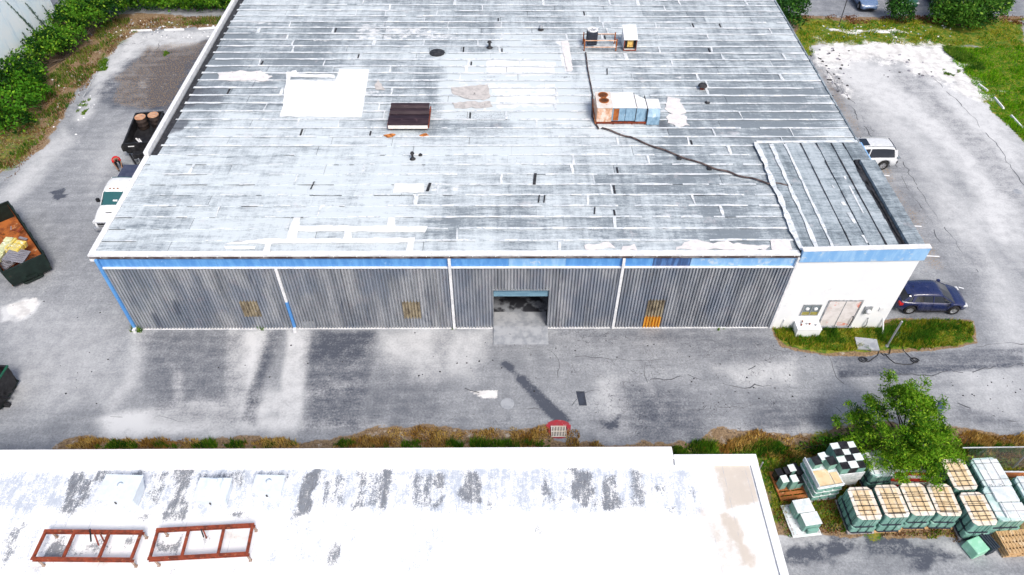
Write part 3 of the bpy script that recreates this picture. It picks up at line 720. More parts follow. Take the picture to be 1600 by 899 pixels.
patch([(706,160),(766,158),(770,168),(710,169)], 'tan_patch', RZ+.062, .12, 'bare tan patch where the coating has peeled')
patch([(590,123),(602,140),(585,140)], 'tan_patch', RZ+.056, .1)
patch([(912,381),(950,378),(962,388),(930,391),(912,390)], 'pale_patch', RZ+.056, .15)
patch([(975,387),(992,381),(996,391),(970,392)], 'pale_patch', RZ+.058, .12)
patch([(1055,385),(1075,375),(1130,380),(1200,383),(1195,391),(1100,391),(1055,391)], 'pale_patch', RZ+.056, .16)
patch([(1205,377),(1232,375),(1238,390),(1205,390)], 'pale_patch', RZ+.058, .12)
patch([(340,114),(375,110),(405,112),(428,120),(418,126),(342,125)], 'pale_patch', RZ+.056, .12)
patch([(1043,152),(1064,155),(1072,176),(1058,180),(1038,170)], 'pale_patch', RZ+.056, .15)
patch([(1046,180),(1070,180),(1078,196),(1060,199),(1044,192)], 'pale_patch', RZ+.058, .15)
patch([(877,65),(888,63),(895,110),(886,112)], 'pale_patch', RZ+.056, .04)
patch([(616,287),(662,287),(663,301),(614,301)], 'white_coat', RZ+.056, .05)
patch([(448,112),(440,180),(446,180),(455,112)], 'white_coat', RZ+.052, .04)
rsp = mat('rust_spot', (.60,.22,.05), (.20,.06,.02), 6, .8)
for a, b, r_ in ((609,213,.28),(663,212,.22)):
    x, y = W(a, b, RZ)
    MB().prism([(x+r_*(1+.3*math.sin(3*t+a))*math.cos(t)*1.2, y+r_*(.7+.2*math.sin(2*t))*math.sin(t)) for t in np.linspace(0, 6.1, 16)], RZ+.04, RZ+.056).build('rust_stain', rsp, WH)

# --- office roof strips, running front to back
ox = [36.66, 37.55, 38.42, 39.40, 40.36, 41.28, 42.0]
for i in range(6):
    xa, xb = ox[i]+.03, ox[i+1]-.01
    yc = [-.01]+sorted(rs.sample([3.1, 4.4, 5.2, 6.6, 7.7], 1 if i > 1 else 2))+[YO-.05]
    for y0, y1 in zip(yc, yc[1:]):
        xs = np.linspace(xa, xb, 4); ys = np.linspace(y0+.012, y1-.012, max(3, int((y1-y0)/.6)))
        mb = MB(); zf = 6.0+.006*i
        for y in ys:
            for k, x in enumerate(xs): mb.v.append((x, y, zf+(.018, .01, .004, -.006)[k]))
        nn = 4
        for r_ in range(len(ys)-1):
            for k in range(3): mb.f.append((r_*nn+k, r_*nn+k+1, (r_+1)*nn+k+1, (r_+1)*nn+k))
        b = len(mb.v); mb.v += [(xa, ys[0], 5.96), (xa, ys[-1], 5.96), (xb, ys[0], 5.96)]
        lft = [r_*nn for r_ in range(len(ys))]; mb.f += [tuple([b+1]+[b]+lft), (b, b+2, 3, 2, 1, 0)]
        mb.m = [0]*len(mb.f)
        o = mb.build('roofing_strip', M_['roof_office'], WH, fix=False)
        X_ = np.array([v[0] for v in mb.v]); Y_ = np.array([v[1] for v in mb.v])
        setcol(o, 'T', np.stack([.48+.5*(fbm(X_*.5, Y_*.25, 3)-.5), 0*X_, .25*fbm(X_*.7, Y_*.7, 9), 1+0*X_], 1))
MB().box(XO+.03, XR-.0, -.02, YO-.0, 5.86, 5.985).build('office_deck', M_['bitumen'], WH)
sw = MB(); sb = MB()
ribbon(sw, (36.70, YO-.02), (XR-.1, YO+.05), .26, .3, .3, 6.06, 2); ribbon(sw, (36.70, .05), (36.66, YO), .30, .3, .5, 6.045, 3)
ribbon(sw, (37.55, .05), (37.53, YO-.2), .20, .3, .5, 6.048, 4); ribbon(sw, (38.40, .05), (38.40, YO-.2), .17, .3, .5, 6.05, 5, keep=.3)
ribbon(sw, (40.0, 5.5), (40.3, .6), .16, .3, .7, 6.052, 6, keep=.5); ribbon(sw, (41.0, 7.5), (40.9, 1.2), .12, .3, .7, 6.052, 7, keep=.5)
for x, k_ in ((39.40, .0), (40.36, .42), (41.28, .2), (42.0, .3)): ribbon(sb, (x+.01, .02), (x-.02, YO-.1), .055, .22, .8, 6.056, x, keep=k_)
ribbon(sb, (42.22, .05), (42.20, 7.72), .14, .25, .7, 6.056, 9); ribbon(sb, (42.1, 7.75), (43.0, 7.80), .16, .2, .5, 6.057, 10)
ribbon(sb, (42.08, 4.0), (42.12, 6.9), .20, .16, 1.0, 6.058, 12, keep=.45)
sw.build('seam_coating', M_['seam_white'], WH, kind='stuff', fix=False); sb.build('dark_lap', M_['bitumen'], WH, kind='stuff', fix=False)
def capslab(x0, x1, y0, y1, z0, z1):
    mb = MB(); mb.box(x0, x1, y0, y1, z0, z1); o = mb.build('edge_cap', M_['roof_office'], WH, bevel=.012); n_ = len(o.data.vertices)
    setcol(o, 'T', np.tile([[.46, 0, .2, 1]], (n_, 1))); return o
capslab(42.34, XR+.17, .065, 7.68, 5.99, 6.22); capslab(42.03, XR+.06, 7.86, YO-.1, 5.99, 6.05)
for y0 in np.arange(YO+.1, YB-1, 4.1): capslab(XR-.03, XR+.07, y0, y0+4.05, 5.86, 5.96)
# ------------------------------------------------------------------ foreground white-roofed building
FB = thing('foreground_building', 'low building with a worn white painted flat roof in the foreground', 'building', (0,0,0))
FZ = 4.5
MB().box(-12, 31.75, -24, -11.15, 0, 4.38).build('wall', M_['white_wall'], FB)
fx = np.arange(-12, 31.61, .16); fy = np.arange(-23.9, -11.55, .16); nx, ny = len(fx), len(fy)
FX, FY = np.meshgrid(fx, fy); FX = FX.ravel(); FY = FY.ravel()
ch, P = painter(FX, FY)
for k in 'DBT': ch[k] = np.zeros(FX.shape)
def PF(c, pts, v=1, soft=.4, jit=.3, ns=1.1, mode='max', seed=0): P(c, pts, v, soft, jit, ns, mode, z=FZ, seed=seed)
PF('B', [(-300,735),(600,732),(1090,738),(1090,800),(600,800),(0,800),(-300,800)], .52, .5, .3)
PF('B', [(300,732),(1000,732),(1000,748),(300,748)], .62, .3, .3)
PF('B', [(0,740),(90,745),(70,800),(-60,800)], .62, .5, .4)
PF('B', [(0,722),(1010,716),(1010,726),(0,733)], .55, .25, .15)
PF('B', [(640,800),(700,800),(690,899),(620,899)], .3, .6, .4); PF('B', [(0,800),(120,800),(60,899),(0,899)], .38, .6, .5); PF('B', [(440,800),(560,800),(540,880),(420,880)], .3, .6, .5)
for q, v in (([(112,738),(128,738),(112,806),(90,803)],1.0),([(112,738),(145,738),(130,772),(105,775)],.8),([(140,748),(148,748),(130,790),(125,785)],.8),([(145,738),(220,738),(220,747),(145,750)],.85),([(240,738),(262,738),(250,790),(228,790)],.7),
             ([(278,733),(306,732),(292,792),(262,790)],.95),([(255,802),(290,798),(288,812),(255,812)],.8),([(205,805),(235,797),(232,812),(208,812)],.8),([(312,740),(385,738),(380,760),(300,760)],.7),([(355,802),(385,796),(383,806),(350,810)],.8),
             ([(400,738),(460,738),(455,750),(400,755)],.7),([(476,735),(500,734),(484,803),(468,802)],1.05),([(502,742),(545,740),(540,790),(500,792)],.62),([(556,734),(575,736),(566,793),(549,795)],.85),([(598,735),(613,735),(604,797),(592,796)],.9),
             ([(576,740),(598,740),(592,790),(570,790)],.55),([(638,738),(680,740),(680,795),(640,795)],.62),([(684,735),(696,735),(694,792),(679,793)],.9),([(722,734),(748,734),(755,765),(750,785),(721,785)],.85),([(765,740),(772,745),(768,800),(762,795)],.7),
             ([(846,737),(862,745),(862,775),(846,772)],.7),([(876,745),(882,745),(883,783),(845,786),(845,781),(876,778)],.75),([(893,735),(924,732),(926,795),(905,795),(890,780)],.9),([(943,745),(962,742),(968,795),(945,795)],.85),([(985,735),(1002,735),(1010,798),(1003,798),(988,770)],.75),
             ([(1008,762),(1045,755),(1052,775),(1010,770)],.6),([(1050,768),(1085,762),(1090,800),(1082,795),(1078,775)],.68),([(1020,795),(1055,793),(1055,798),(1020,799)],.8),([(926,780),(1010,782),(1010,792),(926,792)],.62),
             ([(75,845),(100,840),(130,868),(60,880)],.85),([(110,842),(120,842),(112,866),(100,866)],.8),([(130,845),(160,842),(150,865),(125,866)],.8),([(165,848),(180,843),(170,862),(158,862)],.75),([(195,842),(215,840),(210,852),(190,862)],.8),([(240,846),(285,848),(275,866),(240,864)],.85),
             ([(280,830),(292,830),(270,895),(262,895)],.7),([(320,838),(332,838),(325,856),(315,858)],.65),([(365,840),(375,840),(368,858),(362,858)],.6),([(20,820),(45,815),(20,880),(0,890),(0,850)],.6),([(30,820),(38,816),(20,850),(14,850)],.7),
             ([(520,850),(530,852),(524,880),(516,880)],.75),([(525,800),(532,800),(525,850),(520,850)],.55),([(836,820),(842,820),(842,836),(836,834)],.75),([(1050,860),(1062,865),(1066,880),(1052,875)],.5),([(460,800),(468,800),(455,850),(450,850)],.6),([(350,890),(365,890),(360,899),(345,899)],.7)):
    PF('D', q, v, .35, .28, 1.8)
PF('T', [(1115,722),(1175,722),(1200,790),(1135,798)], .9, .6, .3)
PF('T', [(1095,800),(1150,800),(1180,860),(1195,899),(1120,899)], .6, .8, .5)
PF('T', [(1130,805),(1155,805),(1180,890),(1160,880)], .9, .4, .3)
PF('T', [(40,880),(215,872),(215,882),(40,890)], .55, .4, .3); PF('T', [(330,830),(385,832),(385,845),(330,840)], .5, .4, .3)
mb = MB(); hz = FZ+.03*np.abs(((FX*1.0) % .95)/.95-.5)+.015*(fbm(FX*.8, FY*.8, 3)-.5)
mb.v = list(map(tuple, np.stack([FX, FY, hz], 1))); ii = (np.arange(ny-1)[:, None]*nx+np.arange(nx-1)[None, :]).ravel()
mb.f = [(int(i), int(i+1), int(i+nx+1), int(i+nx)) for i in ii]; mb.m = [0]*len(mb.f)
n = N('worn_white_roof'); a = n.sep(n.attr('T').outputs['Color'])
f = n.noise(7, 9, .9); md = n.noise(1.6, 8, .75); sy = n.noise(1, 7, .75, (4.0, .7, 1)); sx = n.noise(1, 6, .7, (.4, 4, 1))
ns_ = n.math('ADD', n.math('MULTIPLY', f, .45), n.math('ADD', n.math('MULTIPLY', sy, .35), n.math('MULTIPLY', md, .2)))
c = n.mix(n.ramp(md, .4, .7), (.86,.865,.87), (.78,.80,.82))
tan = n.ramp(n.math('ADD', a[2], n.math('MULTIPLY', n.math('SUBTRACT', md, .5), 1.1)), .25, .9)
c = n.mix(n.math('MULTIPLY', tan, .75), c, (.50,.42,.33))
nn_ = n.ramp(ns_, .39, .61); f2 = n.ramp(n.noise(22, 4, .8), .3, .7); nn_ = n.math('ADD', n.math('MULTIPLY', nn_, .6), n.math('MULTIPLY', f2, .4))
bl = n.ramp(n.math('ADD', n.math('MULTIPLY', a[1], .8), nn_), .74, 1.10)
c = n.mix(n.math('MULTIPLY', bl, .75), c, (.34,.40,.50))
dk = n.ramp(n.math('ADD', n.math('MULTIPLY', a[0], .74), nn_), .82, 1.12)
c = n.mix(n.math('MULTIPLY', dk, .9), c, n.mix(n.ramp(f, .35, .6), (.075,.075,.085), (.19,.21,.24)))
sp_ = n.ramp(n.noise(2.6, 9, .9), .63, .68, 0, .75); c = n.mix(sp_, c, (.35,.37,.42))
sl = n.ramp(n.math('PINGPONG', n.math('ADD', n.sep(n.pos())[0], n.math('MULTIPLY', md, .06)), .475), .0, .018, 1, 0)
c = n.mix(n.math('MULTIPLY', sl, n.ramp(n.noise(1.1, 4, .7), .46, .60, 0, .75)), c, (.36,.39,.46))
n.done(c, .6, 0, n.math('ADD', f, md), .35, .02, .25)
o = mb.build('roof_membrane', n.m, FB, fix=False)
setcol(o, 'T', np.stack([ch['D'], ch['B'], ch['T'], np.ones_like(FX)], 1))
MB().box(-12, 31.7, -24, -11.2, 4.385, 4.46).build('roof_deck', M_['white_coat'], FB)
wc = mat('white_parapet_paint', (.87,.87,.87), (.80,.81,.82), 2, .55, c3=(.6,.62,.64), s3=2.2, l3=.66, h3=.74)
MB().box(-12, 28.36, -11.30, -10.72, 4.40, 4.60).build('front_coping', wc, FB, bevel=.02)
MB().box(-12, 28.30, -11.66, -11.305, 4.40, 4.555).build('coping_step', wc, FB, bevel=.02)
MB().box(-12, 28.2, -10.9, -10.8, 3.9, 4.39).build('eave_board', wc, FB)
MB().box(28.37, 31.92, -11.60, -11.10, 4.40, 4.60).build('front_coping', wc, FB, bevel=.02)
MB().box(31.59, 31.93, -24, -11.61, 4.40, 4.545).build('side_coping', wc, FB, bevel=.02)

def acbox(loc, w, d, h, rz, label, taper=.12, stepped=False):
    t = thing('roof_equipment_box', label, 'roof box', loc, rz, 'white painted boxes on the foreground roof')
    wm = paint_mat_cache('box_white', (.66,.73,.79), .45)
    mb = MB(); a, b = w/2, d/2; ta, tb = a-taper, b-taper
    mb.add([(-ta,-tb,.10),(ta,-tb,.10),(ta,tb,.10),(-ta,tb,.10),(-a,-b,h-.06),(a,-b,h-.06),(a,b,h-.06),(-a,b,h-.06)], [(0,3,2,1),(4,5,6,7),(0,1,5,4),(1,2,6,5),(2,3,7,6),(3,0,4,7)])
    mb.build('housing', wm, t, bevel=.02)
    MB().box(-a-.03, a+.03, -b-.03, b+.03, h-.055, h).build('lid', wm, t, bevel=.015)
    MB().box(-ta+.05, ta-.05, -tb+.05, tb-.05, 0, .095).build('base_curb', M_['white_coat'], t)
    mb = MB(); mb.box(-.03, .03, -b-.06, -b-.032, h-.3, h-.16); mb.build('latch', M_['black'], t)
    if stepped:
        MB().box(-a*.35, a*.55, -.05, b*.8, h+.003, h+.22).build('top_box', wm, t, bevel=.02)
        MB().box(-a*.1, a*.35, .12, b*.6, h+.223, h+.34).build('top_box', wm, t, bevel=.02)
    else: MB().lathe([(.0,0),(.10,0),(.12,.02),(.05,.04),(0,.04)], (0,.1,h+.001), 'z', 12).build('top_cap', wm, t, smooth=True)
    return t
_pc = {}
def paint_mat_cache(n_, c, r):
    if n_ not in _pc: _pc[n_] = paint_mat(n_, c, r)
    return _pc[n_]
acbox((5.82,-12.95,FZ), 1.45, 1.05, .95, -.04, 'largest plain white box on the foreground roof above the left rusty frame', .14)
acbox((9.45,-12.95,FZ), 1.25, .95, .75, -.02, 'white box with a stepped top on the foreground roof, between the other two boxes', .1, True)
acbox((11.55,-12.62,FZ), 1.15, .75, .55, -.03, 'smallest white box, rightmost of the three on the foreground roof', .06)

def steel_frame(x0, x1, y0, y1, z, rz, label, cross, braces):
    cx_, cy_ = (x0+x1)/2, (y0+y1)/2; a, b = (x1-x0)/2, (y1-y0)/2
    t = thing('steel_equipment_frame', label, 'steel frame', (cx_, cy_, FZ), rz, 'rusty steel frames on the foreground roof')
    h = z-FZ
    for s in (-1, 1):
        mb = MB(); mb.box(-a, a, s*b-.06, s*b+.06, h-.03, h); mb.box(-a, a, s*b-.012, s*b+.012, h-.16, h-.031); mb.box(-a, a, s*b-.055, s*b+.055, h-.19, h-.161)
        mb.build('long_beam', M_['rust'], t)
    for x in cross: MB().box(x-.05, x+.05, -b+.062, b-.062, h-.085, h-.002).build('cross_beam', M_['rust'], t)
    for x in (-a+.18, a-.12):
        for y in (-b-.02, b+.02):
            mb = MB(); mb.lathe([(.045,0),(.045,h-.195)], (x+.05,y,0), 'z', 10, mi=0); mb.box(x-.01, x+.11, y-.06, y+.06, .0, .02)
            mb.build('leg', mat_leg, t)
    for p, q in braces:
        MB().bar(p, q, .05, .04).build('loose_brace', M_['rust'] if p[0] > -.1 else M_['black'], t)
mat_leg = mat('tan_pipe_leg', (.38,.30,.25), (.22,.14,.10), 5, .7)
steel_frame(3.40, 7.20, -15.70, -14.62, 5.12, -.015, 'left rusty red steel equipment frame standing on the white roof', (-1.84,-.72,.62,1.84),
            [((-.15,.62,.63),(.05,.15,.55)),((.0,.55,.60),(.38,.02,.52)),((.25,.50,.60),(.60,.1,.56))])
steel_frame(7.72, 11.45, -15.62, -14.48, 5.12, .05, 'right rusty red steel equipment frame standing on the white roof', (-1.80,-.62,.72,1.80),
            [((-.15,.50,.60),(.0,.2,.50)),((-.05,.45,.6),(.12,.15,.5))])

# ------------------------------------------------------------------ things on the warehouse roof
RT = 5.90
def lpos(px, py, z=RT): x, y = W(px, py, z); return x, y
# packaged air conditioner
t = thing('air_conditioner', 'long rusty and blue-grey air conditioning unit with two round fans on the warehouse roof', 'air conditioner', (29.0, 12.55, RT))
mb = MB(); mb.box(-2.0, -1.06, -.78, 1.02, .22, 1.22); o = mb.build('fan_section', M_['rust_tan'], t, bevel=.02)
MB().box(-2.03, -1.04, -.81, 1.05, 1.223, 1.27).build('fan_section_top', mat('pale_tan_panel', (.66,.58,.52), (.72,.70,.68), 2, .6, c3=(.45,.2,.1), s3=4, l3=.6, h3=.66), t, bevel=.01)
for y in (.62, -.02):
    r = MB().lathe([(.30,0),(.32,.05),(.27,.05),(.26,.0)], (-1.53, y, 1.272), 'z', 24, cap=False).build('fan_ring', M_['rust_orange'], t)
    MB().lathe([(.0,0),(.26,0)], (-1.53, y, 1.274), 'z', 24, cap=False).build('fan_well', M_['black'], r)
    mb = MB()
    for k in range(4):
        an = k*math.pi/2+.4; mb.add([(-1.53+.04*math.cos(an), y+.04*math.sin(an), 1.285),(-1.53+.24*math.cos(an), y+.24*math.sin(an), 1.282),(-1.53+.24*math.cos(an+.6), y+.24*math.sin(an+.6), 1.30),(-1.53+.05*math.cos(an+.8), y+.05*math.sin(an+.8), 1.30)], [(0,1,2,3)])
    mb.build('fan_blades', M_['bitumen'], r, fix=False)
    mb = MB()
    for k in range(5): q = -.2+.1*k; L_ = math.sqrt(.30**2-q*q); mb.bar((-1.53-L_, y+q, 1.325), (-1.53+L_, y+q, 1.325), .012, .012)
    mb.build('fan_grille', M_['rust_orange'], r)
MB().box(-1.04, -.22, -.72, .98, .25, 1.20).build('middle_section', M_['blue_grey'], t, bevel=.02)
MB().box(-.96, -.62, -.745, -.722, .3, 1.15).build('access_panel', M_['rust_orange'], t, bevel=.01)
MB().box(-1.03, .45, -.76, 1.02, 1.203, 1.25).build('middle_top', M_['white_metal'], t, bevel=.01)
MB().box(-.20, .44, -.72, .98, .25, 1.20).build('middle_section', M_['blue_grey'], t, bevel=.02)
mb = MB(); mb.add([(.46,-.70,.2),(1.18,-.62,.12),(1.18,.66,.12),(.46,.9,.2),(.46,-.70,1.16),(1.18,-.5,1.0),(1.18,.56,1.0),(.46,.9,1.16)], [(0,3,2,1),(4,5,6,7),(0,1,5,4),(1,2,6,5),(2,3,7,6),(3,0,4,7)])
mb.build('transition_duct', M_['blue_grey'], t, bevel=.012)
mb = MB(); mb.add([(.47,-.71,1.17),(1.18,-.51,1.01),(1.18,.57,1.01),(.47,.91,1.17),(.47,-.71,1.2),(1.18,-.51,1.04),(1.18,.57,1.04),(.47,.91,1.2)], [(0,3,2,1),(4,5,6,7),(0,1,5,4),(1,2,6,5),(2,3,7,6),(3,0,4,7)]); mb.build('transition_top', M_['white_metal'], t)
mb = MB(); mb.add([(1.2,-.85,.05),(1.98,-.85,.05),(1.98,.55,.05),(1.2,.55,.05),(1.2,-.85,.62),(1.98,-.85,.62),(1.98,.55,1.02),(1.2,.55,1.02),(1.2,-.5,1.02),(1.98,-.5,1.02)], [(0,3,2,1),(0,1,5,4),(4,5,9,8),(8,9,6,7),(2,3,7,6),(1,2,6,9,5),(3,0,4,8,7)])
mb.build('end_plenum', M_['blue_grey'], t, bevel=.012)
MB().box(1.18, 2.02, -.52, .58, 1.024, 1.06).build('end_plenum_top', M_['white_metal'], t, bevel=.01)
mb = MB(); 
for x in (.455, 1.185): mb.box(x-.02, x+.02, -.74, .95, .2, 1.255 if x < 1 else 1.06)
mb.build('duct_flange', M_['black'], t)
mb = MB(); mb.bar((-2.05,-.7,.12), (1.2,-.7,.12), .09, .10); mb.bar((-2.05,.9,.12), (1.2,.9,.12), .09, .10); mb.build('base_rail', M_['rust'], t)
for x in (-1.95, -.9, .3, 1.1):
    for y in (-.7, .9): MB().box(x-.04, x+.04, y-.04, y+.04, 0, .07).build('foot', M_['rust'], t)
mb = MB(); mb.tube([(-2.1,.8,.9),(-2.15,.3,.7),(-2.12,-.4,.5),(-2.05,-.85,.1)], .035, 6); mb.build('conduit', M_['rust_orange'], t)
# small condenser on rusty frame
cx_, cy_ = 27.72, 21.75
t = thing('rusty_equipment_stand', 'rusty open pipe stand holding the round-topped condenser near the far end of the roof', 'stand', (28.15, 21.75, RT))
for z in (.28, .78):
    for y in (-.5, .5): mb = MB(); mb.tube([(-1.15,y,z),(1.15,y,z)], .035, 6); mb.build('rail', M_['rust_tan'], t)
for x in (-1.15, 1.15):
    for y in (-.5, .5):
        mb = MB(); mb.tube([(x,y,0),(x,y,.9)], .045, 6); mb.build('leg', M_['rust_orange'], t)
    mb = MB(); mb.tube([(x,-.5,.55),(x,.5,.55)], .03, 6); mb.build('end_rail', M_['rust'], t)
mb = MB(); mb.tube([(-.1,.5,.3),(1.1,-.5,.75)], .02, 5); mb.build('brace', M_['black'], t)
t = thing('condenser_unit', 'dark louvred condenser with a round fan top standing on the rusty stand', 'condenser', (27.55, 21.75, RT+.34))
mb = MB(); mb.box(-.36, .36, -.36, .36, 0, .98); mb.build('casing', mat('condenser_louvre', (.035,.045,.07), (.06,.07,.1), 6, .5), t, bevel=.05)
for k in range(9):
    mb = MB(); z = .08+k*.1
    for s in (-1, 1): mb.box(-.32, .32, s*.372-.008, s*.372+.008, z, z+.03); mb.box(s*.372-.008, s*.372+.008, -.32, .32, z, z+.03)
    mb.build('louvre', M_['black'], t)
MB().lathe([(.26,.985),(.38,.985),(.40,1.04),(.36,1.08),(.28,1.08),(.26,1.02)], (0,0,0), 'z', 24).build('top_ring', M_['white_metal'], t, smooth=True)
MB().lathe([(0,1.0),(.27,1.0)], (0,0,.012), 'z', 20, cap=False).build('fan_well', M_['black'], t)
mb = MB()
for k in range(5): an = k*1.257; mb.add([(.04*math.cos(an),.04*math.sin(an),1.03),(.24*math.cos(an),.24*math.sin(an),1.03),(.24*math.cos(an+.6),.24*math.sin(an+.6),1.05),(.05*math.cos(an+1),.05*math.sin(an+1),1.05)], [(0,1,2,3)])
mb.build('fan_blades', M_['galv'], t, fix=False)
# hooded cabinet with amber filter
t = thing('roof_cabinet', 'white hooded metal cabinet with an open front showing an amber filter, beside the rusty stand', 'cabinet', (30.3, 21.9, RT), .02)
mb = MB(); mb.add([(-.46,-.62,.05),(.46,-.62,.05),(.46,.7,.05),(-.46,.7,.05),(-.46,-.62,.85),(.46,-.62,.85),(.46,.7,1.25),(-.46,.7,1.25)], [(0,3,2,1),(4,5,6,7),(1,2,6,5),(2,3,7,6),(3,0,4,7)])
mb.build('shell', M_['white_metal'], t)
mb = MB(); mb.add([(-.50,-.70,.84),(.50,-.70,.84),(.50,.74,1.27),(-.50,.74,1.27),(-.50,-.70,.88),(.50,-.70,.88),(.50,.74,1.31),(-.50,.74,1.31)], [(0,3,2,1),(4,5,6,7),(0,1,5,4),(1,2,6,5),(2,3,7,6),(3,0,4,7)]); mb.build('hood', M_['white_metal'], t, bevel=.01)
MB().box(-.42, .42, -.45, -.42, .08, .84).build('inner_panel', M_['black'], t)
MB().box(-.20, .22, -.52, -.47, .22, .78).build('filter', mat('amber_filter', (.85,.60,.18), (.45,.22,.06), 5, .7), t, bevel=.01)
mb = MB(); 
for x in (-.44, .44): mb.box(x-.03, x+.03, -.64, -.60, .05, .84)
mb.box(-.47, .47, -.65, -.6, .0, .07); mb.build('front_frame', M_['rust'], t)
# dark ridge vent
t = thing('roof_vent', 'dark brown ribbed metal roof vent with a white front edge between the two rust spots', 'roof vent', (15.2, 12.05, RT))
MB().box(-1.0, 1.0, -.75, .95, 0, .22).build('curb', M_['black'], t)
dbm = mat('dark_brown_metal', (.022,.012,.018), (.045,.028,.035), 2, .55, sc=(.5,5,1), c3=(.10,.06,.07), s3=3, l3=.6, h3=.68)
yy = [1.25, .72, .20, -.95]
for k in range(3):
    y1, y0 = yy[k], yy[k+1]; mb = MB(); n_ = 8; zt = .62-.09*k
    prof = [(y1+(y0-y1)*i/n_, zt+.15*math.sin(math.pi*i/n_)-.06*i/n_) for i in range(n_+1)]
    mb.v = [(-1.22-.02*k, y, z) for y, z in prof]+[(1.22+.02*k, y, z) for y, z in prof]+[(-1.22-.02*k, y, z-.08) for y, z in prof]+[(1.22+.02*k, y, z-.08) for y, z in prof]
    m = n_+1
    mb.f = [(i, i+1, m+i+1, m+i) for i in range(n_)]+[(2*m+i, 3*m+i, 3*m+i+1, 2*m+i+1) for i in range(n_)]+[(i, 2*m+i, 2*m+i+1, i+1) for i in range(n_)]+[(m+i, m+i+1, 3*m+i+1, 3*m+i) for i in range(n_)]+[(0, m, 3*m, 2*m), (m-1, 3*m-1, 4*m-1, 2*m-1)]
    mb.m = [0]*len(mb.f); mb.build('cover_rib', dbm, t)
MB().box(-1.24, 1.22, -1.03, -.955, .20, .40).build('front_edge', mat('cream_edge', (.85,.82,.76), (.7,.66,.6), 3, .6), t, bevel=.01)
for s in (-1, 1): MB().box(s*1.26-.03, s*1.26+.03, -.9, 1.2, .16, .42).build('side_rail', M_['rust'], t)
mb = MB()
for s in (-1, 1):
    for y in (-.8, .9): mb.box(s*1.1-.04, s*1.1+.04, y-.04, y+.04, .0, .3)
mb.build('support', M_['rust'], t)
# small pipes
def pipe(px, py, h, r, label, cap=True, m='bitumen'):
    x, y = lpos(px, py); t = thing('vent_pipe', label, 'vent pipe', (x, y, RT), 0, 'small vent pipes on the warehouse roof')
    MB().lathe([(r,0),(r,h)], n=10).build('stack', M_[m], t)
    MB().lathe([(r*2.6,0.03),(r*1.6,.08),(r*1.1,.12)], n=12).build('flashing', M_['bitumen'], t)
    if cap: MB().lathe([(.02,h-.02),(r*1.9,h-.02),(r*1.3,h+.09),(.02,h+.13)], n=12).build('cap', M_[m], t)
pipe(765, 75, .45, .09, 'capped black vent pipe at the far centre of the roof')
pipe(645, 249, .42, .07, 'thin capped black vent pipe in front of the dark brown ribbed vent')
pipe(657, 243, .12, .05, 'short bent stub pipe beside the thin capped pipe below the brown vent', False)
pipe(845, 47, .25, .09, 'short vent pipe left of the condenser stand', True, 'galv')
pipe(1105, 161, .2, .07, 'short grey stub pipe right of the long air conditioner', False, 'galv')
pipe(683, 83, .08, .22, 'low dark drain ring behind the brown vent', False)
x, y = lpos(1097, 139)
t = thing('roof_hood', 'small dark rusty exhaust hood standing alone right of the air conditioner', 'exhaust hood', (x, y, RT))
MB().lathe([(.16,0),(.16,.25)], n=10).build('stack', M_['rust'], t); MB().lathe([(.05,.2),(.32,.22),(.24,.36),(.08,.42)], n=12).build('cap', M_['bitumen'], t)
# cables
def cable(pts, r, name, label, z=RT+.09, m='black', clamps=()):
    q = []
    P_ = [lpos(*p) for p in pts]
    for i in range(len(P_)-1):
        for k in range(6):
            u = k/6; q.append((P_[i][0]+(P_[i+1][0]-P_[i][0])*u, P_[i][1]+(P_[i+1][1]-P_[i][1])*u+.05*math.sin(i+k*1.2), z+.015*math.sin(k+i)))
    q.append((*P_[-1], z)); t = thing(name, label, name.split('_')[-1], (0,0,0))
    mb = MB(); mb.tube(q, r, 6); mb.build('conduit', M_[m], t, smooth=True)
    for c in clamps:
        x, y = lpos(*c); MB().box(x-.12, x+.14, y-.28, y-.02, RT, RT+.1).build('support_block', M_['bitumen'], t, bevel=.02)
cm = mat('brown_conduit', (.05,.035,.035), (.16,.12,.11), 3, .6); M_['conduit'] = cm
cable([(940,202),(985,217),(1040,238),(1107,262),(1150,275),(1200,288),(1236,292)], .055, 'long_conduit', 'long brown conduit running from the air conditioner to the office roof', m='conduit', clamps=[(1107,262),(1060,246)])
cable([(915,84),(918,110),(924,140),(926,150)], .05, 'short_conduit', 'straight brown conduit between the rusty stand and the long air conditioner', m='conduit')
cable([(926,150),(925,185),(935,203)], .06, 'bent_conduit', 'brown pipe bending round the rusty end of the air conditioner', m='conduit')

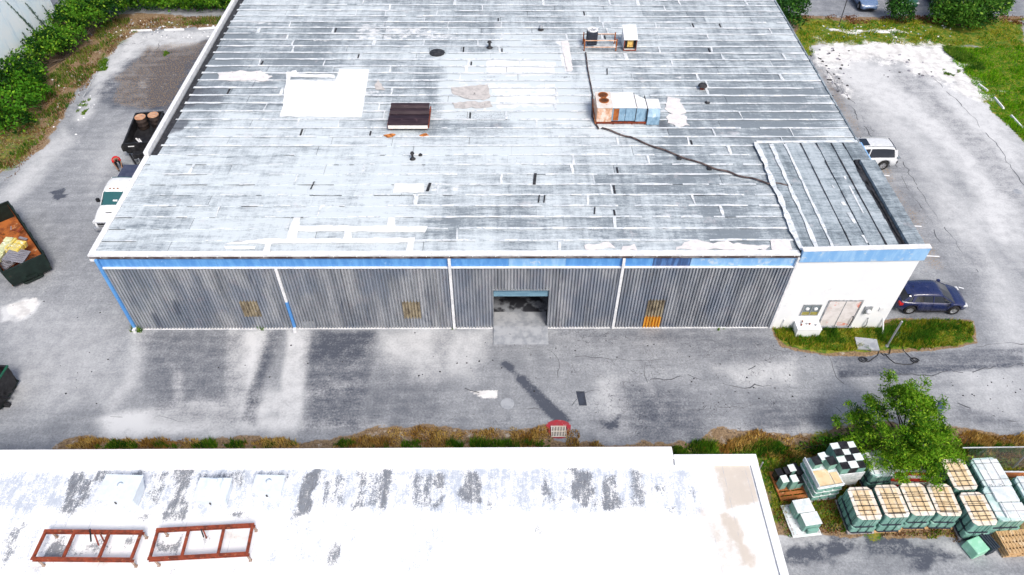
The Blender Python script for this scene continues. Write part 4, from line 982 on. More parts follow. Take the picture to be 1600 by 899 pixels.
# ------------------------------------------------------------------ building at the far left
LB = thing('neighbour_building', 'tall pale blue-white building wall with dark vine stains at the far left', 'building', (0,0,0))
n = N('pale_stucco'); c = n.mix(n.ramp(n.noise(.5, 5, .6), .35, .65), (.76,.88,.95), (.88,.93,.95))
c = n.mix(n.ramp(n.noise(1, 6, .7, (1, 1.2, .25)), .54, .68, 0, .6), c, (.50,.64,.76)); n.done(c, .8, 0, n.noise(14, 4, .7), .2, .01)
MB().box(-45, -20.1, 12, 37.4, 0, 8.6).build('wall', n.m, LB)
MB().box(-45.1, -19.95, 11.9, 37.55, 8.61, 8.9).build('parapet', M_['white_metal'], LB)
def vine(y0, h, w, lean, seed):
    rr = random.Random(seed); mb = MB()
    for k in range(170):
        u = rr.random()**1.5; z = u*h; y = y0+lean*u*h+rr.gauss(0, w*(1-u)**1.2+.03); s = .10*(1.1-u*.6)
        a = rr.random()*6.28; mb.add([(-20.06, y+s*math.cos(a), z+s*math.sin(a)), (-20.02, y+s*math.cos(a+2), z+s*math.sin(a+2)), (-20.07, y+s*math.cos(a+4), z+s*math.sin(a+4))], [(0,1,2)])
    mb.tube([(-20.06, y0+lean*h*u+.05*math.sin(u*9), h*u) for u in np.linspace(0, 1, 9)], [.06*(1.1-u) for u in np.linspace(0, 1, 9)], 5)
    mb.build('vine', mat('dark_vine', (.04,.09,.06), (.10,.16,.12), 4, .8), LB, fix=False, kind='stuff')
vine(35.3, 3.6, .28, -.42, 1); vine(36.6, 2.4, .2, -.3, 5); vine(31.9, 2.0, .22, -.15, 2); vine(33.9, 4.8, .10, -.5, 3)
# ------------------------------------------------------------------ vehicles
def ip(tab, x):
    return float(np.interp(x, [t[0] for t in tab], [t[1] for t in tab]))
def vehicle(name, label, cat, loc, rz, L, Wd, top, gh, wheels, r, paint, roof_rng, base=.24, ends=(.80,.76), glass='glass_d', pillars=(), belt_in=.90, group=None, roofm=None, sidewin=(), rails=False):
    t = thing(name, label, cat, loc, rz, group)
    a = L/2; hw0 = Wd/2
    plan = [(-a,ends[0]),(-a+.10,ends[0]+.09),(-a+.35,.96),(-a+.9,1),(a-1.2,1),(a-.55,.95),(a-.18,ends[1]+.10),(a,ends[1])]
    xs = set(np.linspace(-a, a, 26).tolist()); ra = r+.075
    for w in wheels:
        for k in range(13): xs.add(w+ra*math.cos(math.pi*k/12)*.999)
    for x, *_ in top: xs.add(x)
    xs = sorted(x for x in xs if -a <= x <= a); mb = MB(); ns = None
    for x in xs:
        hw = hw0*ip(plan, x); zt = ip(top, x); zb = base+.10*max(0, (abs(x)-a+.35)/.35)
        for w in wheels:
            if abs(x-w) < ra: zb = max(zb, r+math.sqrt(ra*ra-(x-w)**2))
        zb = min(zb, zt-.14); zm = zb+(zt-zb)*.5
        sec = [(0,zb),(hw*.86,zb),(hw*.985,zb+.02+.06*(zt-zb)),(hw,zm),(hw*.985,zt-.13*(zt-zb)-.02),(hw*.93,zt-.02),(hw*.80,zt+.01),(hw*.4,zt+.03),(0,zt+.035)]
        full = [(y, z) for y, z in sec]+[(-y, z) for y, z in sec[-2:0:-1]]
        ns = len(full); mb.v += [(x, y, z) for y, z in full]
    for i in range(len(xs)-1):
        for k in range(ns): mb.f.append((i*ns+k, i*ns+(k+1) % ns, (i+1)*ns+(k+1) % ns, (i+1)*ns+k)); mb.m.append(0)
    mb.f += [tuple(range(ns))[::-1], tuple((len(xs)-1)*ns+k for k in range(ns))]; mb.m += [0, 0]
    mb.build('body', paint, t, smooth=True)
    # glasshouse
    def ghp(x, tab=gh): return ip([(g_[0], g_[1]) for g_ in tab], x), ip([(g_[0], g_[2]) for g_ in tab], x)
    g0, g1 = gh[0][0], gh[-1][0]; gxs = sorted(set(np.linspace(g0, g1, 16).tolist()+[g_[0] for g_ in gh])); mb = MB()
    for x in gxs:
        z, h = ghp(x); hb = hw0*ip(plan, x)*belt_in; zb = ip(top, x)-.01; z = max(z, zb+.012)
        h = min(h, hb); full = [(hb, zb),(h+.02, z-.06 if z-zb > .1 else z-.004),(h-.05, z),(0, z+.02),(-h+.05, z),(-h-.02, z-.06 if z-zb > .1 else z-.004),(-hb, zb)]
        ns = 7; mb.v += [(x, y, zz) for y, zz in full]
    for i in range(len(gxs)-1):
        for k in range(ns-1): mb.f.append((i*ns+k, i*ns+k+1, (i+1)*ns+k+1, (i+1)*ns+k)); mb.m.append(0)
    mb.f += [tuple(range(ns))[::-1], tuple((len(gxs)-1)*ns+k for k in range(ns))]; mb.m += [0, 0]
    mb.build('glass', M_[glass], t, smooth=False)
    # painted roof
    mb = MB(); rx = np.linspace(roof_rng[0], roof_rng[1], 12); ns = 9
    for x in rx:
        z, h = ghp(x); pts = [(h+.045, z-.10),(h+.035, z-.05),(h-.02, z+.005),(h*.5, z+.028),(0, z+.034)]
        full = pts+[(-y, zz) for y, zz in pts[-2::-1]]; mb.v += [(x, y, zz) for y, zz in full]
    for i in range(len(rx)-1):
        for k in range(ns-1): mb.f.append((i*ns+k, i*ns+k+1, (i+1)*ns+k+1, (i+1)*ns+k)); mb.m.append(0)
    mb.f += [tuple(range(ns))[::-1], tuple((len(rx)-1)*ns+k for k in range(ns))]; mb.m += [0, 0]
    mb.build('roof', roofm or paint, t, smooth=True)
    # pillars: (x_bottom, x_top, width)
    for xb, xt, w in pillars:
        for s in (-1, 1):
            z, h = ghp(xt); hb = hw0*ip(plan, xb)*belt_in
            MB().bar((xb, s*(hb+.008), ip(top, xb)-.01), (xt, s*(h+.028), z-.06), w, .03, up=(0, s, .3)).build('pillar', paint, t)
    # wheels
    for w in wheels:
        for s in (-1, 1):
            yc = s*(hw0-.125)
            tw = MB().lathe([(r*.60,-.11),(r*.93,-.11),(r,-.07),(r,.07),(r*.93,.11),(r*.60,.11),(r*.60,-.11)], (w, yc, r), 'y', 26, cap=False).build('wheel', M_['rubber'], t, smooth=True)
            mb = MB(); mb.lathe([(r*.66,.0),(r*.66,s*.085),(r*.60,s*.10),(r*.56,s*.03),(.001,s*.03)], (w, yc, r), 'y', 20, cap=False)
            for k in range(5):
                an = k*2*math.pi/5+.3; ca, sa = math.cos(an), math.sin(an)
                mb.bar((w+.03*ca, yc+s*.085, r+.03*sa), (w+r*.60*ca, yc+s*.085, r+r*.60*sa), .05, .03, up=(0,1,0))
            mb.build('rim', M_['steel_rim'], tw)
    arch = MB(); arch.box(min(wheels)-ra*.9, max(wheels)+ra*.9, -hw0+.26, hw0-.26, base+.03, r+ra*.75)
    arch.build('underbody', M_['rubber'], t)
    return t, plan
def lamp_m(name, c, e=0): return mat(name, c, tuple(x*.7 for x in c), 8, .25)
M_['red_lamp'] = lamp_m('tail_lamp_red', (.50,.02,.02)); M_['clear_lamp'] = lamp_m('clear_lamp', (.72,.74,.76)); M_['plate'] = lamp_m('plain_plate', (.7,.7,.66))

def hatch(label, loc, rz, paint, group=None, z=1.46):
    L = 4.15
    top = [(-2.08,.78),(-1.95,.98),(-1.2,1.0),(-.2,.97),(.85,.93),(1.3,.90),(1.75,.80),(2.0,.66),(2.075,.55)]
    gh = [(-1.95,1.0,.66),(-1.62,1.30,.62),(-1.3,1.40,.58),(-.6,z,.60),(.0,z,.61),(.30,1.41,.60),(1.12,.955,.70)]
    t, pl = vehicle('hatchback_car', label, 'car', loc, rz, L, 1.76, top, gh, (-1.30, 1.28), .33, paint, (-1.52, .34), pillars=((1.10,.30,.07),(-.15,-.25,.06),(-1.35,-1.25,.16),(-1.85,-1.55,.16)), group=group)
    MB().box(-1.75, -1.42, -.52, .52, 1.37, 1.41).build('rear_spoiler', paint, t, bevel=.015)
    for s in (-1, 1):
        MB().box(-2.09, -1.86, s*.70-.13, s*.70+.13, .72, .90).build('tail_lamp', M_['red_lamp'], t, bevel=.03)
        MB().box(1.72, 1.99, s*.66-.14, s*.66+.14, .60, .72).build('headlight', M_['clear_lamp'], t, bevel=.03)
        MB().box(.72, .90, s*.99-.08, s*.99+.08, .95, 1.07).build('mirror', paint, t, bevel=.025)
        for x in (-.1, -.95): MB().box(x-.09, x+.09, s*.885-.015, s*.885+.015, .80, .83).build('door_handle', paint, t, bevel=.005)
        mb = MB(); 
        for x in (.82, -.12, -1.02): mb.bar((x, s*.883, .32), (x-.03, s*.872, .92), .012, .02)
        mb.bar((-1.0, s*.884, .31), (.95, s*.884, .31), .014, .05); mb.build('door_seam', M_['black'], t)
        MB().box(2.02, 2.07, s*.5-.12, s*.5+.12, .36, .44).build('fog_lamp', M_['clear_lamp'], t)
    MB().box(1.98, 2.075, -.42, .42, .34, .48).build('grille', M_['black'], t); MB().box(-2.10, -2.06, -.26, .26, .52, .64).build('number_plate', M_['plate'], t)
    mb = MB(); mb.bar((.98, -.55, 1.03), (.80, .05, 1.125), .02, .015); mb.bar((.98, .1, 1.03), (.82, .55, 1.11), .02, .015); mb.build('wiper', M_['black'], t)
    mb = MB(); mb.tube([(-1.2,0,1.43),(-1.32,0,1.56)], .012, 5); mb.build('aerial', M_['black'], t)
    return t
navy = paint_mat('navy_paint', (.010,.017,.075), .2)
hatch('dark navy blue hatchback car parked beside the white office wall', (46.36, 1.72, .01), R(-1), navy)
# silver SUV, nose hidden behind the office
sil = paint_mat('silver_white_paint', (.62,.64,.66), .25)
top = [(-2.42,.82),(-2.3,1.02),(-1.2,1.06),(.9,1.04),(1.25,1.0),(2.1,.92),(2.35,.78),(2.42,.6)]
gh = [(-2.28,1.05,.72),(-2.15,1.45,.68),(-1.95,1.72,.64),(-1.2,1.80,.65),(.2,1.79,.65),(.5,1.72,.64),(1.22,1.03,.74)]
t, _ = vehicle('suv', 'silver-white SUV with dark windows parked nose-in behind the office roof edge', 'car', (47.15, 15.75, .01), R(181), 4.84, 1.88, top, gh, (-1.42, 1.42), .38, sil, (-2.08, .52), pillars=((1.2,.5,.08),(-.1,-.2,.07),(-2.2,-2.02,.22)))
MB().box(-.15, .40, -.42, .42, 1.815, 1.835).build('sunroof', M_['glass_d'], t, bevel=.02)
for s in (-1, 1):
    MB().box(-2.42, -2.24, s*.80-.07, s*.80+.07, .95, 1.08).build('tail_lamp', M_['glass_g'], t, bevel=.02)
    MB().box(-2.44, -2.3, s*.68-.16, s*.68+.16, .60, .68).build('reflector', M_['black'], t, bevel=.01)
    MB().box(1.0, 1.18, s*1.02-.09, s*1.02+.09, 1.05, 1.2).build('mirror', sil, t, bevel=.03)
    MB().bar((-1.9, s*.60, 1.83), (.1, s*.60, 1.84), .03, .04).build('roof_rail', M_['galv'], t)
    MB().box(2.05, 2.3, s*.7-.15, s*.7+.15, .74, .88).build('headlight', M_['clear_lamp'], t, bevel=.03)
MB().box(-2.46, -2.40, -.75, .75, .42, .58).build('rear_bumper', M_['black'], t, bevel=.01)
# pickup
wp = paint_mat('white_truck_paint', (.78,.79,.80), .25)
top = [(-2.95,1.02),(-2.9,1.16),(-.85,1.18),(-.75,1.10),(1.0,1.12),(1.35,1.14),(2.5,1.06),(2.85,.96),(2.95,.72)]
gh = [(-.86,1.12,.74),(-.72,1.82,.68),(-.2,1.90,.68),(.55,1.88,.68),(.78,1.80,.67),(1.42,1.14,.78)]
t, _ = vehicle('pickup_truck', 'white crew cab pickup truck with a dark bed cover parked along the left wall', 'pickup truck', (-4.42, 11.0, .01), R(-90), 5.9, 1.98, top, gh, (-1.95, 1.85), .41, wp, (-.74, .80), glass='glass_t', pillars=((1.4,.8,.08),(.05,0,.08),(-.8,-.7,.14)), ends=(.92,.80), base=.34)
MB().box(-2.86, -.92, -.84, .84, 1.20, 1.245).build('bed_cover', mat('slate_vinyl', (.045,.055,.10), (.07,.08,.13), 3, .6), t, bevel=.02)
for s in (-1, 1):
    mb = MB(); mb.box(.95, 1.12, s*1.14-.10, s*1.14+.10, 1.15, 1.40); mb.bar((1.05, s*.93, 1.15), (1.05, s*1.08, 1.22), .05, .05); mb.build('mirror', M_['black'], t, bevel=.02)
    MB().box(2.62, 2.88, s*.80-.12, s*.80+.12, .80, .98).build('headlight', M_['clear_lamp'], t, bevel=.02)
    MB().box(-2.97, -2.88, s*.88-.07, s*.88+.07, .75, 1.08).build('tail_lamp', M_['red_lamp'], t, bevel=.01)
    MB().bar((-.8, s*.93, 1.17), (1.3, s*.945, 1.15), .015, .03).build('window_trim', M_['black'], t)
mb = MB()
for k in range(4): mb.box(2.90, 2.965, -.62, .62, .60+k*.08, .64+k*.08)
mb.build('grille', M_['black'], t); MB().box(2.88, 2.93, -.66, .66, .56, .95).build('grille_surround', M_['steel_rim'], t)
MB().box(2.86, 3.04, -.92, .92, .38, .56).build('front_bumper', M_['steel_rim'], t, bevel=.03); MB().box(-3.05, -2.92, -.9, .9, .42, .6).build('rear_bumper', M_['steel_rim'], t, bevel=.02)
mb = MB(); mb.box(2.1, 2.16, -.28, .28, 1.115, 1.135); mb.build('bonnet_vent', M_['black'], t)
mb = MB()
for y in (-.25, 0, .25): mb.box(.58, .66, y-.05, y+.05, 1.905, 1.935)
mb.build('cab_marker_lights', mat('amber_marker', (.35,.12,.02), (.2,.06,.01), 5, .4), t)
MB().box(1.05, 1.25, -.05, .25, 1.30, 1.42).build('dashboard_papers', M_['white_metal'], t, bevel=.02)

# parked cars beyond the hedge strip
hatch('blue-grey car facing the camera in the far parking lot at the top', (56.55, 41.8, .01), R(-92), paint_mat('blue_grey_paint', (.13,.20,.34), .2), 'cars in the far parking lot')
hatch('dark green car half hidden behind the round green shrub in the far lot', (60.6, 42.3, .01), R(-90), paint_mat('dark_green_paint', (.015,.075,.045), .25), 'cars in the far parking lot')
hatch('dark purple car between the round shrub and the large shrub in the far lot', (64.1, 42.6, .01), R(-91), paint_mat('dark_purple_paint', (.03,.018,.06), .25), 'cars in the far parking lot')

# ------------------------------------------------------------------ dump trailer with drums
t = thing('dump_trailer', 'black open dump trailer hitched behind the white pickup', 'trailer', (-5.32, 18.15, 0), R(7)); bk = M_['black']
hw_, hl = .98, 1.98
MB().box(-hw_, hw_, -hl, hl, .62, .70).build('bed_floor', M_['black'], t)
for s in (-1, 1):
    MB().box(s*hw_-.035, s*hw_+.035, -hl, hl, .70, 1.38).build('side_wall', bk, t)
    MB().box(s*hw_-.06, s*hw_+.06, -hl-.03, hl+.03, 1.382, 1.45).build('top_rail', bk, t, bevel=.01)
    mb = MB()
    for k in range(6): y = -hl+.15+k*.74; mb.box(s*(hw_+.036) if s > 0 else s*(hw_+.09), s*(hw_+.09) if s > 0 else s*(hw_+.036), y-.04, y+.04, .62, 1.38)
    mb.build('side_posts', bk, t)
    mb = MB(); mb.tube([(s*(hw_+.18), -1.15+.0, .62), (s*(hw_+.18), -.95, .92), (s*(hw_+.18), .75, .92), (s*(hw_+.18), .95, .62)], .12, 6); mb.build('mudguard', bk, t)
    for y in (-.5, .4):
        w = MB().lathe([(.22,-.1),(.36,-.1),(.38,-.05),(.38,.05),(.36,.1),(.22,.1)], (s*(hw_+.18), y, .38), 'x', 20, cap=False).build('wheel', M_['rubber'], t, smooth=True)
        MB().lathe([(.0,-.04),(.21,-.04),(.23,.0),(.21,.04),(.0,.04)], (s*(hw_+.18), y, .38), 'x', 16).build('rim', M_['steel_rim'], w)
MB().box(-hw_+.04, hw_-.04, -hl-.035, -hl+.035, .70, 1.38).build('front_wall', bk, t); MB().box(-hw_, hw_, -hl-.06, -hl+.06, 1.384, 1.455).build('top_rail', bk, t, bevel=.01)
MB().box(-hw_+.04, hw_-.04, hl-.035, hl+.035, .70, 1.38).build('tailgate', bk, t); MB().box(-hw_, hw_, hl-.06, hl+.06, 1.384, 1.455).build('top_rail', bk, t, bevel=.01)
mb = MB()
for s in (-1, 1): mb.bar((s*.85, -hl-.04, .55), (0, -3.55, .52), .12, .14)
mb.bar((0,-3.5,.52), (0,-3.85,.52), .1, .1); mb.build('drawbar', bk, t)
MB().box(-.38, .38, -2.75, -2.25, .60, .98).build('tool_box', bk, t, bevel=.02)
mb = MB(); mb.tube([(.14,-3.2,.05),(.14,-3.2,.95)], .045, 8); mb.build('jack', M_['galv'], t)
MB().box(-.72, -.30, -hl-.065, -hl-.038, 1.18, 1.24).build('sticker', M_['white_metal'], t)
MB().box(-1.30, -1.06, -1.9, -1.45, .7, 1.15).build('spare_tyre', M_['rubber'], t, bevel=.07)
dm = mat('drum_side', (.05,.035,.03), (.02,.015,.015), 4, .7); dt = mat('striped_rust_lid', (.46,.22,.12), (.62,.42,.28), 2, .6, sc=(1,6,1), c3=(.72,.64,.56), s3=2.5, l3=.6, h3=.68)
for k, (lx, ly, lab) in enumerate(((-.42, 1.10, 'left rusty-topped drum standing in the black dump trailer'), (.48, 1.28, 'right rusty-topped drum standing in the black dump trailer, nearer the warehouse'))):
    ca, sa = math.cos(R(7)), math.sin(R(7)); d = thing('drum', lab, 'drum', (-5.32+lx*ca-ly*sa, 18.15+lx*sa+ly*ca, .70), 0, 'drums in the trailer')
    MB().lathe([(0,0),(.36,0),(.38,.03),(.375,.3),(.39,.32),(.375,.34),(.375,.6),(.39,.62),(.375,.64),(.375,.93),(.36,.95)], n=24).build('barrel', dm, d, smooth=True)
    MB().lathe([(.385,.90),(.40,.93),(.385,.97),(.35,.97),(.34,.95),(0,.955)], n=24, cap=False).build('lid', dt, d)
    MB().lathe([(0,.957),(.05,.957),(.05,.985),(0,.985)], (.2,.1,0), n=8).build('bung', M_['galv'], d)
for k, (lx, ly, rr) in enumerate(((-.42, -.75, .95), (-.22, -.85, 1.0))):
    ca, sa = math.cos(R(7)), math.sin(R(7)); d = MB().box(-.55, .55, -.05, .05, 0, .04)
    o = d.build('loose_board', M_['white_metal']); o.location = (-5.32+lx*ca-ly*sa, 18.15+lx*sa+ly*ca, .705+k*.0); o.rotation_euler = (0, 0, -rr+.1)
    tag(o, ('left' if k == 0 else 'right')+' white board of the pair lying on the floor of the dump trailer', 'board', 'boards in the trailer')

# ------------------------------------------------------------------ open roll-off skip with scrap
def skip(label, P0, P1, wdir, width, h, out, inn, name='open_skip'):
    # P0 near front corner, P1 far corner along the long side
    P0 = Vector((*P0, 0)); P1 = Vector((*P1, 0)); d = (P1-P0); Ln = d.length; rz = math.atan2(d.y, d.x)-math.pi/2
    side = Vector((math.cos(rz), math.sin(rz), 0))*wdir; c = P0+d/2+side*width/2
    t = thing(name, label, 'skip', tuple(c), rz); a, b = width/2, Ln/2
    MB().box(-a+.03, a-.03, -b+.05, b-.03, .22, .28).build('floor', inn, t)
    for s in (-1, 1):
        mb = MB(); mb.add([(s*(a-.06),-b,.2),(s*(a-.06),b,.2),(s*a,b,h),(s*a,-b,h),(s*(a-.10),-b,.2),(s*(a-.10),b,.2),(s*(a-.05),b,h),(s*(a-.05),-b,h)], [(0,1,2,3),(7,6,5,4),(0,3,7,4),(1,5,6,2),(3,2,6,7),(0,4,5,1)])
        mb.build('side_wall', [out], t); MB().box(s*a-.05, s*a+.05, -b-.05, b+.05, h+.002, h+.09).build('rim', out, t, bevel=.015)
        mb = MB(); mb.box(s*(a-.115)-.004, s*(a-.115)+.004, -b+.1, b-.1, .3, h-.08); mb.build('inner_lining', inn, t)
        mb = MB()
        for k in range(6): y = -b+.5+k*(Ln-1)/5; mb.bar((s*(a-.02), y, .25), (s*(a+.05), y, h-.02), .08, .08)
        mb.build('side_ribs', out, t)
        MB().bar((s*.5, -b, .11), (s*.5, b, .11), .14, .2).build('skid', out, t)
    mb = MB(); q = [(-a+.06,.24),(a-.06,.24),(a,.75),(a-.0,h),(-a,h),(-a,.75)]
    mb.add([(x, -b-.04, z) for x, z in q]+[(x, -b+.03, z) for x, z in q], [(0,1,2,3,4,5),(11,10,9,8,7,6)]+[(i, (i+1) % 6, 6+(i+1) % 6, 6+i) for i in range(6)]); mb.build('front_wall', out, t)
    MB().box(-a, a, -b-.07, -b+.05, h+.001, h+.085).build('rim', out, t, bevel=.015)
    MB().box(-a+.02, a-.02, b-.04, b+.03, .25, h).build('rear_wall', out, t); MB().box(-a, a, b-.06, b+.06, h+.003, h+.088).build('rim', out, t, bevel=.015)
    mb = MB(); mb.box(-.3, .3, -b-.16, -b-.05, .3, .5); mb.tube([(-.5,-b-.12,.15),(.5,-b-.12,.15)], .07, 8); mb.build('hook', out, t)
    return t, a, b
grn = mat('dark_green_skip_paint', (.006,.013,.011), (.010,.022,.018), 2, .55, c3=(.05,.03,.02), s3=2, l3=.6, h3=.7)
sk, ska, skb = skip('large dark green open skip with rusty orange inside and yellow scrap', W(70,400,1.3), W(14,318,1.3), -1, 2.35, 1.4, grn, M_['rust_orange'])
rz = sk.rotation_euler[2]; skc = sk.location
def inskip(lx, ly, z): ca, sa = math.cos(rz), math.sin(rz); return (skc[0]+lx*ca-ly*sa, skc[1]+lx*sa+ly*ca, z)
yel = mat('yellow_scrap_paint', (.72,.55,.10), (.55,.50,.22), 3, .6, c3=(.75,.72,.55), s3=4, l3=.55, h3=.62)
pyl = mat('pale_yellow_foam', (.66,.66,.38), (.45,.48,.28), 3, .8, c3=(.8,.8,.7), s3=4, l3=.55, h3=.62)
def scrap(name, label, cat, loc, rot, builder):
    t = thing(name, label, cat, loc, rot[2], rx=rot[0], ry=rot[1]); builder(t); return t
def b1(t):
    for x in (-.26, .02, .30): MB().box(x, x+.22, -.28, .26, 0, .30).build('block', yel, t, bevel=.03)
    MB().box(-.30, .56, .20, .32, .05, .38).build('back_board', yel, t, bevel=.02)
def b2(t):
    for k, (x, w) in enumerate(((-1.0,.5),(-.45,.55),(.15,.5),(.7,.4))): MB().box(x, x+w, -.3+.05*k, .32, 0, .28+.05*(k % 2)).build('slab', pyl, t, bevel=.03)
def b3(t):
    for k in range(7): MB().box(-.6+k*.175, -.6+k*.175+.13, -.55, .55, .09, .12).build('slat', M_['old_wood'], t)
    for y in (-.5, 0, .5): MB().box(-.62, .6, y-.045, y+.045, 0, .088).build('bearer', M_['old_wood'], t)
M_['old_wood'] = mat('grey_old_wood', (.28,.28,.32), (.16,.16,.19), 3, .85, sc=(1,6,1))
yr = scrap('yellow_rack', 'bright yellow boxy scrap piece in the skip', 'scrap', inskip(.05, -1.35, 1.0), (.1,.1,rz+.75), b1); yr.scale = (1.25,)*3
scrap('foam_slabs', 'pale yellow slabs heaped across the skip behind the bright yellow piece', 'scrap', inskip(-.55, -.75, .9), (.12,.1,rz+.85), b2)
scrap('scrap_pallet', 'grey weathered pallet leaning in the near end of the skip', 'pallet', inskip(-.10, -2.05, 1.15), (.35,.1,rz+.9), b3)
scrap('grey_pallet', 'second grey pallet lying lower in the skip under the pale yellow slabs', 'pallet', inskip(-.75, -1.55, .75), (.1,.1,rz+.5), b3)
rr = random.Random(4); mb = MB()
for k in range(26):
    x, y = rr.uniform(-1.0, .95), rr.uniform(-2.2, 1.6); s = rr.uniform(.08, .30); a_ = rr.random()*3; z = .35+rr.random()*.35
    mb.bar(inskip(x, y, z), inskip(x+s*2*math.cos(a_), y+s*2*math.sin(a_), z+rr.uniform(-.05,.2)), s*.6, s*.3, mi=rr.choice([0,0,1,2]))
o = mb.build('scrap_heap', [M_['rust_orange'], M_['rust'], M_['old_wood']]); tag(o, 'rusty rubble and broken boards covering the floor of the big skip', 'rubble', kind='stuff')
# corner of a second skip at the left frame edge
g2 = mat('green_bin_paint', (.010,.10,.055), (.015,.07,.04), 2, .5)
t = thing('green_bin', 'dark container with a bright green rim cut off by the left frame edge', 'container', (-6.15, -4.72, 0), R(-3))
a, b, h = 1.25, .92, 1.45
MB().box(-a, a, -b, b, .2, .3).build('floor', grn, t)
mb = MB(); q = [(-b,.3),(-b*1.0,h),(b,h),(b*1.0,1.0),(b*.8,.3)]
for s in (-1, 1):
    mb = MB(); mb.add([(s*a, y, z) for y, z in q]+[(s*(a-.05), y, z) for y, z in q], [(0,1,2,3,4),(9,8,7,6,5)]+[(i, (i+1) % 5, 5+(i+1) % 5, 5+i) for i in range(5)]); mb.build('side_wall', M_['black'], t)
    MB().box(s*a-.04, s*a+.05, -b-.04, b+.04, h+.002, h+.08).build('rim', g2, t, bevel=.01)
MB().box(-a+.06, a-.06, -b, -b+.05, .3, h).build('front_wall', M_['black'], t); MB().box(-a+.06, a-.06, b-.05, b, .3, h).build('back_wall', M_['black'], t)
MB().box(-a+.06, a-.06, b-.08, b+.04, h+.001, h+.075).build('rim', M_['black'], t); MB().box(-a+.06, a-.06, -b-.04, -b+.08, h+.001, h+.075).build('rim', g2, t)
mb = MB(); mb.bar((a+.02,-.5,.7), (a+.28,-.35,.42), .1, .1); mb.bar((a+.02,-.2,.6), (a+.25,.1,.45), .08, .08); mb.box(a-.05, a+.22, -.65, -.45, .0, .25); mb.build('lifting_arm', M_['black'], t)
for s in (-.6, .6): MB().lathe([(0,-.05),(.12,-.05),(.12,.05),(0,.05)], (a-.15, s, .12), 'x', 12).build('castor', M_['rubber'], t)

